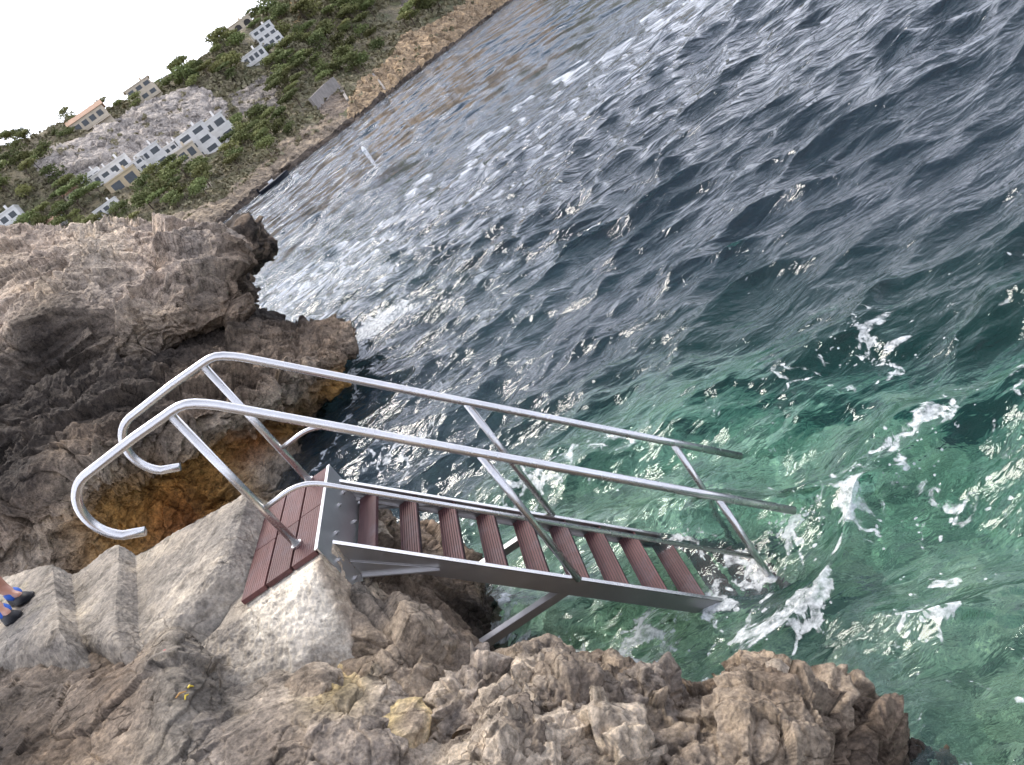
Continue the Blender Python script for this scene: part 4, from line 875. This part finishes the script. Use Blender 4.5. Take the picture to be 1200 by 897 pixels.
# ------------------------------------------------------------------ person on the upper step
def skin_mesh(name, V, E_, Rd, mat, parent=None, sub=2, root=0):
    me = bpy.data.meshes.new(name); me.from_pydata([tuple(v) for v in V], E_, []); o = bpy.data.objects.new(name, me); COL.objects.link(o)
    m = o.modifiers.new('s', 'SKIN'); m.use_smooth_shade = True; m.branch_smoothing = .6
    for i, r in enumerate(Rd):
        sv = me.skin_vertices[0].data[i]; sv.radius = r if isinstance(r, tuple) else (r, r); sv.use_root = (i == root)
    s = o.modifiers.new('u', 'SUBSURF'); s.levels = sub; s.render_levels = sub
    dg = bpy.context.evaluated_depsgraph_get(); me2 = bpy.data.meshes.new_from_object(o.evaluated_get(dg)); bpy.data.objects.remove(o); me2.name = name
    return link(name, me2, mat, parent, True)
zf = 1.815
hA = atz(17, 705, zf); tA = atz(47, 699, zf); dA = (tA-hA)*np.array([1, 1, 0]); dA /= np.linalg.norm(dA)
hB = atz(8, 722, zf); tB = atz(34, 732, zf); dB = (tB-hB)*np.array([1, 1, 0]); dB /= np.linalg.norm(dB)
U = np.array([0, 0, 1.])
aA = hA+dA*.05+U*.085; aB = hB+dB*.05+U*.085
mid = (aA+aB)/2; fwd = (dA+dB); fwd /= np.linalg.norm(fwd); side = np.cross(U, fwd)      # left of the walker
sA = 1. if (aA-mid)@side > 0 else -1.
hip = mid+np.array([0, 0, .80])-fwd*.10
hA_ = hip+side*sA*.095-U*.03; hB_ = hip-side*sA*.095-U*.03
kA = (aA+hA_)/2+fwd*.07; kB = (aB+hB_)/2+fwd*.05
per = empty('person', tuple(mid-U*.085)); tag(per, 'bare legged person in dark shorts and blue trimmed water shoes on the top step', 'person'); base = mid-U*.085
V = []; E_ = []; Rd = []
def add(p, r, link_=None):
    V.append(np.array(p)-base); Rd.append(r); i = len(V)-1
    if link_ is not None: E_.append((link_, i))
    return i
i0 = add(hip, (.135, .10)); s1 = add(hip+U*.15, (.115, .085), i0); s2 = add(hip+U*.32+fwd*.01, (.135, .095), s1); s3 = add(hip+U*.46, (.13, .085), s2); nk = add(hip+U*.535, (.055, .055), s3); hd0 = add(hip+U*.60+fwd*.015, (.068, .076), nk); hd1 = add(hip+U*.68+fwd*.02, (.086, .100), hd0); hd2 = add(hip+U*.765+fwd*.01, (.074, .088), hd1)
for hh, kk, an, dd in ((hA_, kA, aA, dA), (hB_, kB, aB, dB)):
    a = add(hh-U*.05, (.082, .088), i0); a2 = add(hh*.55+kk*.45, .070, a); b = add(kk, .050, a2); b1 = add(kk*.65+an*.35-dd*.022, .054, b); b2 = add(kk*.25+an*.75-dd*.008, .036, b1); c = add(an+U*.01, .033, b2); d_ = add(an+dd*.06-U*.045, (.033, .026), c); add(an+dd*.145-U*.064, (.034, .016), d_)
hands = []
for sg in (1, -1):
    sh = add(hip+U*.455+side*sg*.155, .052, s3); up_ = add(hip+U*.32+side*sg*.205-fwd*.02, .042, sh); el = add(hip+U*.19+side*sg*.235-fwd*.03, .034, up_); fo = add(hip+U*.08+side*sg*.24+fwd*.04, .033, el); wr2 = add(hip-U*.02+side*sg*.235+fwd*.10, .021, fo); pm = add(hip-U*.075+side*sg*.232+fwd*.125, (.022, .034), wr2); hands.append((hip-U*.10+side*sg*.232+fwd*.135, sg))
body = skin_mesh('body', V, E_, Rd, 'skin', per)
for hp, sg in hands:                    # fingers and thumb, one continuous piece with the palm end
    for k, L in enumerate((.062, .070, .066, .052)):
        o_ = (k-1.5)*.017; p0 = hp-base+fwd*o_+U*.03; p1 = p0-U*(.03+L*.5)-side*sg*.002; p2 = p1-U*L*.38-side*sg*.016; p3 = p2-U*L*.22-side*sg*.020
        skin_mesh('finger', [p0, p1, p2, p3], [(0, 1), (1, 2), (2, 3)], [.009, .0085, .008, .0065], 'skin', body, 1)
    p0 = hp-base+fwd*.028+U*.045; skin_mesh('thumb', [p0, p0+fwd*.022-U*.022-side*sg*.006, p0+fwd*.028-U*.052-side*sg*.012], [(0, 1), (1, 2)], [.011, .0095, .0075], 'skin', body, 1)
hc = hip+U*.715+fwd*.02-base           # face
for sg in (1, -1):
    bm = bmesh.new(); bmesh.ops.create_icosphere(bm, subdivisions=2, radius=.0105, matrix=Matrix.Translation(Vector(hc+fwd*.066+side*sg*.031))); from_bm('eye', bm, 'boat_white', per, True)
    bm = bmesh.new(); bmesh.ops.create_icosphere(bm, subdivisions=2, radius=.0048, matrix=Matrix.Translation(Vector(hc+fwd*.0725+side*sg*.031))); from_bm('pupil', bm, 'black_rubber', per, True)
    bm = bmesh.new(); bmesh.ops.create_icosphere(bm, subdivisions=2, radius=1, matrix=Matrix.Translation(Vector(hc+side*sg*.076-U*.01))@Matrix.Rotation(math.atan2(fwd[1], fwd[0]), 4, 'Z')@Matrix.Diagonal((.017, .008, .030, 1))); from_bm('ear', bm, 'skin', per, True)
skin_mesh('nose', [hc+fwd*.070+U*.012, hc+fwd*.094-U*.018, hc+fwd*.074-U*.026], [(0, 1), (1, 2)], [.007, .011, .009], 'skin', per, 1)
skin_mesh('mouth', [hc+fwd*.074-U*.052+side*.020, hc+fwd*.082-U*.050, hc+fwd*.074-U*.052-side*.020], [(0, 1), (1, 2)], [.004, .0055, .004], 'cap_red', per, 1)
bm = bmesh.new(); bmesh.ops.create_icosphere(bm, subdivisions=4, radius=1.)
for v in bm.verts:
    q = v.co.copy(); v.co = Vector((q.x*.098, q.y*.086, q.z*.098))*(1+.05*math.sin(q.x*23+q.z*17)*math.cos(q.y*19))
bmesh.ops.delete(bm, geom=[v for v in bm.verts if v.co.x > .035 and v.co.z < .045], context='VERTS')
bmesh.ops.transform(bm, matrix=Matrix.Translation(Vector(hc+U*.035-fwd*.008))@Matrix.Rotation(math.atan2(fwd[1], fwd[0]), 4, 'Z'), verts=bm.verts); from_bm('hair', bm, 'hair_brown', per, True)
B0 = base
sh_ = [hip-B0+U*.04, hip-B0-U*.03]; 
skin_mesh('shorts', [hip-B0+U*.06, hip-B0-U*.02, hA_-B0-U*.06, hA_*.62+kA*.38-B0, hB_-B0-U*.06, hB_*.62+kB*.38-B0], [(0, 1), (1, 2), (2, 3), (1, 4), (4, 5)], [(.135, .105), (.145, .115), (.098, .105), (.092, .096), (.098, .105), (.092, .096)], 'shorts_fabric', per)
skin_mesh('shirt', [hip-B0-U*.01, hip-B0+U*.15, hip-B0+U*.32, hip-B0+U*.475, hip-B0+U*.46+side*.155, hip-B0+U*.33+side*.205-fwd*.02, hip-B0+U*.46-side*.155, hip-B0+U*.33-side*.205-fwd*.02], [(0, 1), (1, 2), (2, 3), (3, 4), (4, 5), (3, 6), (6, 7)], [(.165, .135), (.150, .125), (.168, .128), (.150, .108), .078, .066, .078, .066], 'shirt_fabric', per)
# water shoes: sole, rubber upper, blue stretch instep
for hh, dd in ((hA, dA), (hB, dB)):
    L = .262; q = Matrix.Translation(Vector(hh-B0-dd*.022))@Matrix.Rotation(math.atan2(dd[1], dd[0]), 4, 'Z')
    prof = [(0, .020, .050), (.03, .032, .068), (.07, .036, .062), (.11, .036, .052), (.15, .041, .050), (.19, .045, .046), (.225, .041, .038), (.25, .027, .028), (L, .010, .018)]
    bm = bmesh.new(); rings = []
    for x, w_, h_ in prof:
        ring = []
        for k in range(16):
            a = 2*math.pi*k/16; c_, s_ = math.cos(a), math.sin(a); zz = h_*s_**1 if s_ > 0 else .0
            open_ = (x < .13 and x > .01 and s_ > .80)
            ring.append(bm.verts.new((x, w_*c_*(1 if s_ < .2 else .95), max(.004, h_*max(s_, 0)+.010*(s_ <= 0)*0)+(.0))))
        rings.append(ring)
    for a, b in zip(rings[:-1], rings[1:]):
        for k in range(16): bm.faces.new((a[k], a[(k+1) % 16], b[(k+1) % 16], b[k]))
    bm.faces.new(rings[0][::-1]); bm.faces.new(rings[-1]); bmesh.ops.remove_doubles(bm, verts=bm.verts, dist=.0005)
    bmesh.ops.transform(bm, matrix=q, verts=bm.verts); u_ = from_bm('water_shoe', bm, 'black_rubber', per, True)
    m_ = u_.modifiers.new('u', 'SUBSURF'); m_.levels = m_.render_levels = 1
    bm = bmesh.new(); bmesh.ops.create_icosphere(bm, subdivisions=3, radius=1., matrix=q@Matrix.Translation((.115, 0, .052))@Matrix.Rotation(R(24), 4, 'Y')@Matrix.Diagonal((.062, .040, .027, 1))); from_bm('instep', bm, 'blue_fabric', u_, True)
    bm = bmesh.new(); pts = [(x, s*w_*1.06) for s in (1, -1) for x, w_, h_ in (prof if s == 1 else prof[::-1])]; extr(bm, [q@Vector((x, y, -.004)) for x, y in pts], (0, 0, 1), .013); from_bm('sole', bm, 'black_rubber', u_)
# litter on the rock
p = on_shore(196, 766); bm = bmesh.new(); bmesh.ops.create_cone(bm, cap_ends=True, segments=24, radius1=.011, radius2=.010, depth=.008, matrix=Matrix.Translation(Vector(p)+Vector((0, -.005, .016)))); bmesh.ops.create_cone(bm, cap_ends=True, segments=24, radius1=.012, radius2=.012, depth=.002, matrix=Matrix.Translation(Vector(p)+Vector((0, -.005, .011))))
tag(from_bm('bottle_cap', bm, 'cap_red'), 'small red bottle cap lying on the concrete mound below the steps', 'bottle cap')
for (a, b, lab, nm, mt, r_) in (((222, 808), (230, 806), 'crumpled yellow wrapper scrap in a crack of the shore rock', 'wrapper', 'wrapper_yellow', .0035), ((208, 820), (221, 812), 'thin brown stick wedged in the crack next to the yellow scrap', 'stick', 'stem_straw', .003), ((219, 822), (224, 816), 'short orange strip just under the yellow scrap', 'paper_strip', 'wrapper_yellow', .0025)):
    A_, B_ = Vector(on_shore(*a)), Vector(on_shore(*b)); bm = bmesh.new(); tube(bm, [A_+Vector((0, 0, .01)), (A_+B_)/2+Vector((0, 0, .018)), B_+Vector((0, 0, .01))], [r_, r_*1.5, r_*.6], 6); tag(from_bm(nm, bm, mt), lab, nm.replace('_', ' '))
tick('part9.py')
# ------------------------------------------------------------------ light
w = bpy.data.worlds.new('World'); SC.world = w; w.use_nodes = True; nt = w.node_tree; nt.nodes.clear()
wo = N(nt, 'ShaderNodeOutputWorld'); bg = N(nt, 'ShaderNodeBackground'); nt.links.new(bg.outputs[0], wo.inputs[0])
SUN_EL, SUN_AZ = 54., 124.                 # azimuth measured from +X towards +Y
sky = N(nt, 'ShaderNodeTexSky', sky_type='NISHITA'); sky.sun_disc = False; sky.sun_elevation = R(SUN_EL); sky.sun_rotation = R(90-SUN_AZ)
tc = N(nt, 'ShaderNodeTexCoord').outputs['Generated']
mp = N(nt, 'ShaderNodeMapping'); mp.inputs['Scale'].default_value = (1, 1, 3.); nt.links.new(tc, mp.inputs[0])
cl = ramp(nt, noise(nt, mp.outputs[0], 1.6, 6, .55, .6), [(.32, (5.6, 6.2, 7.6)), (.68, (10.6, 10.9, 11.6))])
sx = N(nt, 'ShaderNodeSeparateXYZ'); nt.links.new(tc, sx.inputs[0])
el = ramp(nt, sx.outputs[2], [(.0, (2.3, 2.28, 2.34)), (.22, (2.3, 2.29, 2.36)), (.55, (1.9, 1.9, 1.98)), (1., (1.05, 1.06, 1.12))])
cl = mixc(nt, cl, el, 1., 'MULTIPLY')
dt = N(nt, 'ShaderNodeVectorMath', operation='DOT_PRODUCT'); nt.links.new(tc, dt.inputs[0]); dt.inputs[1].default_value = (math.cos(R(28))*math.cos(R(SUN_AZ)), math.cos(R(28))*math.sin(R(SUN_AZ)), math.sin(R(28)))
lobe = ramp(nt, dt.outputs['Value'], [(.1, (.85, .86, .9)), (.6, (1.15, 1.14, 1.15)), (1., (1.6, 1.57, 1.55))])
cl = mixc(nt, cl, lobe, 1., 'MULTIPLY')
cc = mixc(nt, sky.outputs[0], cl, .85)
nt.links.new(cc, bg.inputs[0]); bg.inputs[1].default_value = .085
sd_ = bpy.data.lights.new('sun', 'SUN'); sd_.energy = 3.4; sd_.angle = R(22); sd_.color = (1, .93, .84)
so = bpy.data.objects.new('sun', sd_); COL.objects.link(so)
d = Vector((math.cos(R(SUN_EL))*math.cos(R(SUN_AZ)), math.cos(R(SUN_EL))*math.sin(R(SUN_AZ)), math.sin(R(SUN_EL))))
so.rotation_euler = d.to_track_quat('Z', 'Y').to_euler()
SC.view_settings.view_transform = 'Standard'; SC.view_settings.look = 'None'; SC.view_settings.gamma = 1; SC.view_settings.exposure = .24
SC.view_settings.use_curve_mapping = False
SC.cycles.max_bounces = 6; SC.cycles.diffuse_bounces = 3; SC.cycles.glossy_bounces = 3; SC.cycles.transmission_bounces = 4; SC.cycles.transparent_max_bounces = 4; SC.cycles.use_adaptive_sampling = True; SC.cycles.adaptive_threshold = .035; SC.cycles.caustics_refractive = True; SC.cycles.sample_clamp_indirect = 6
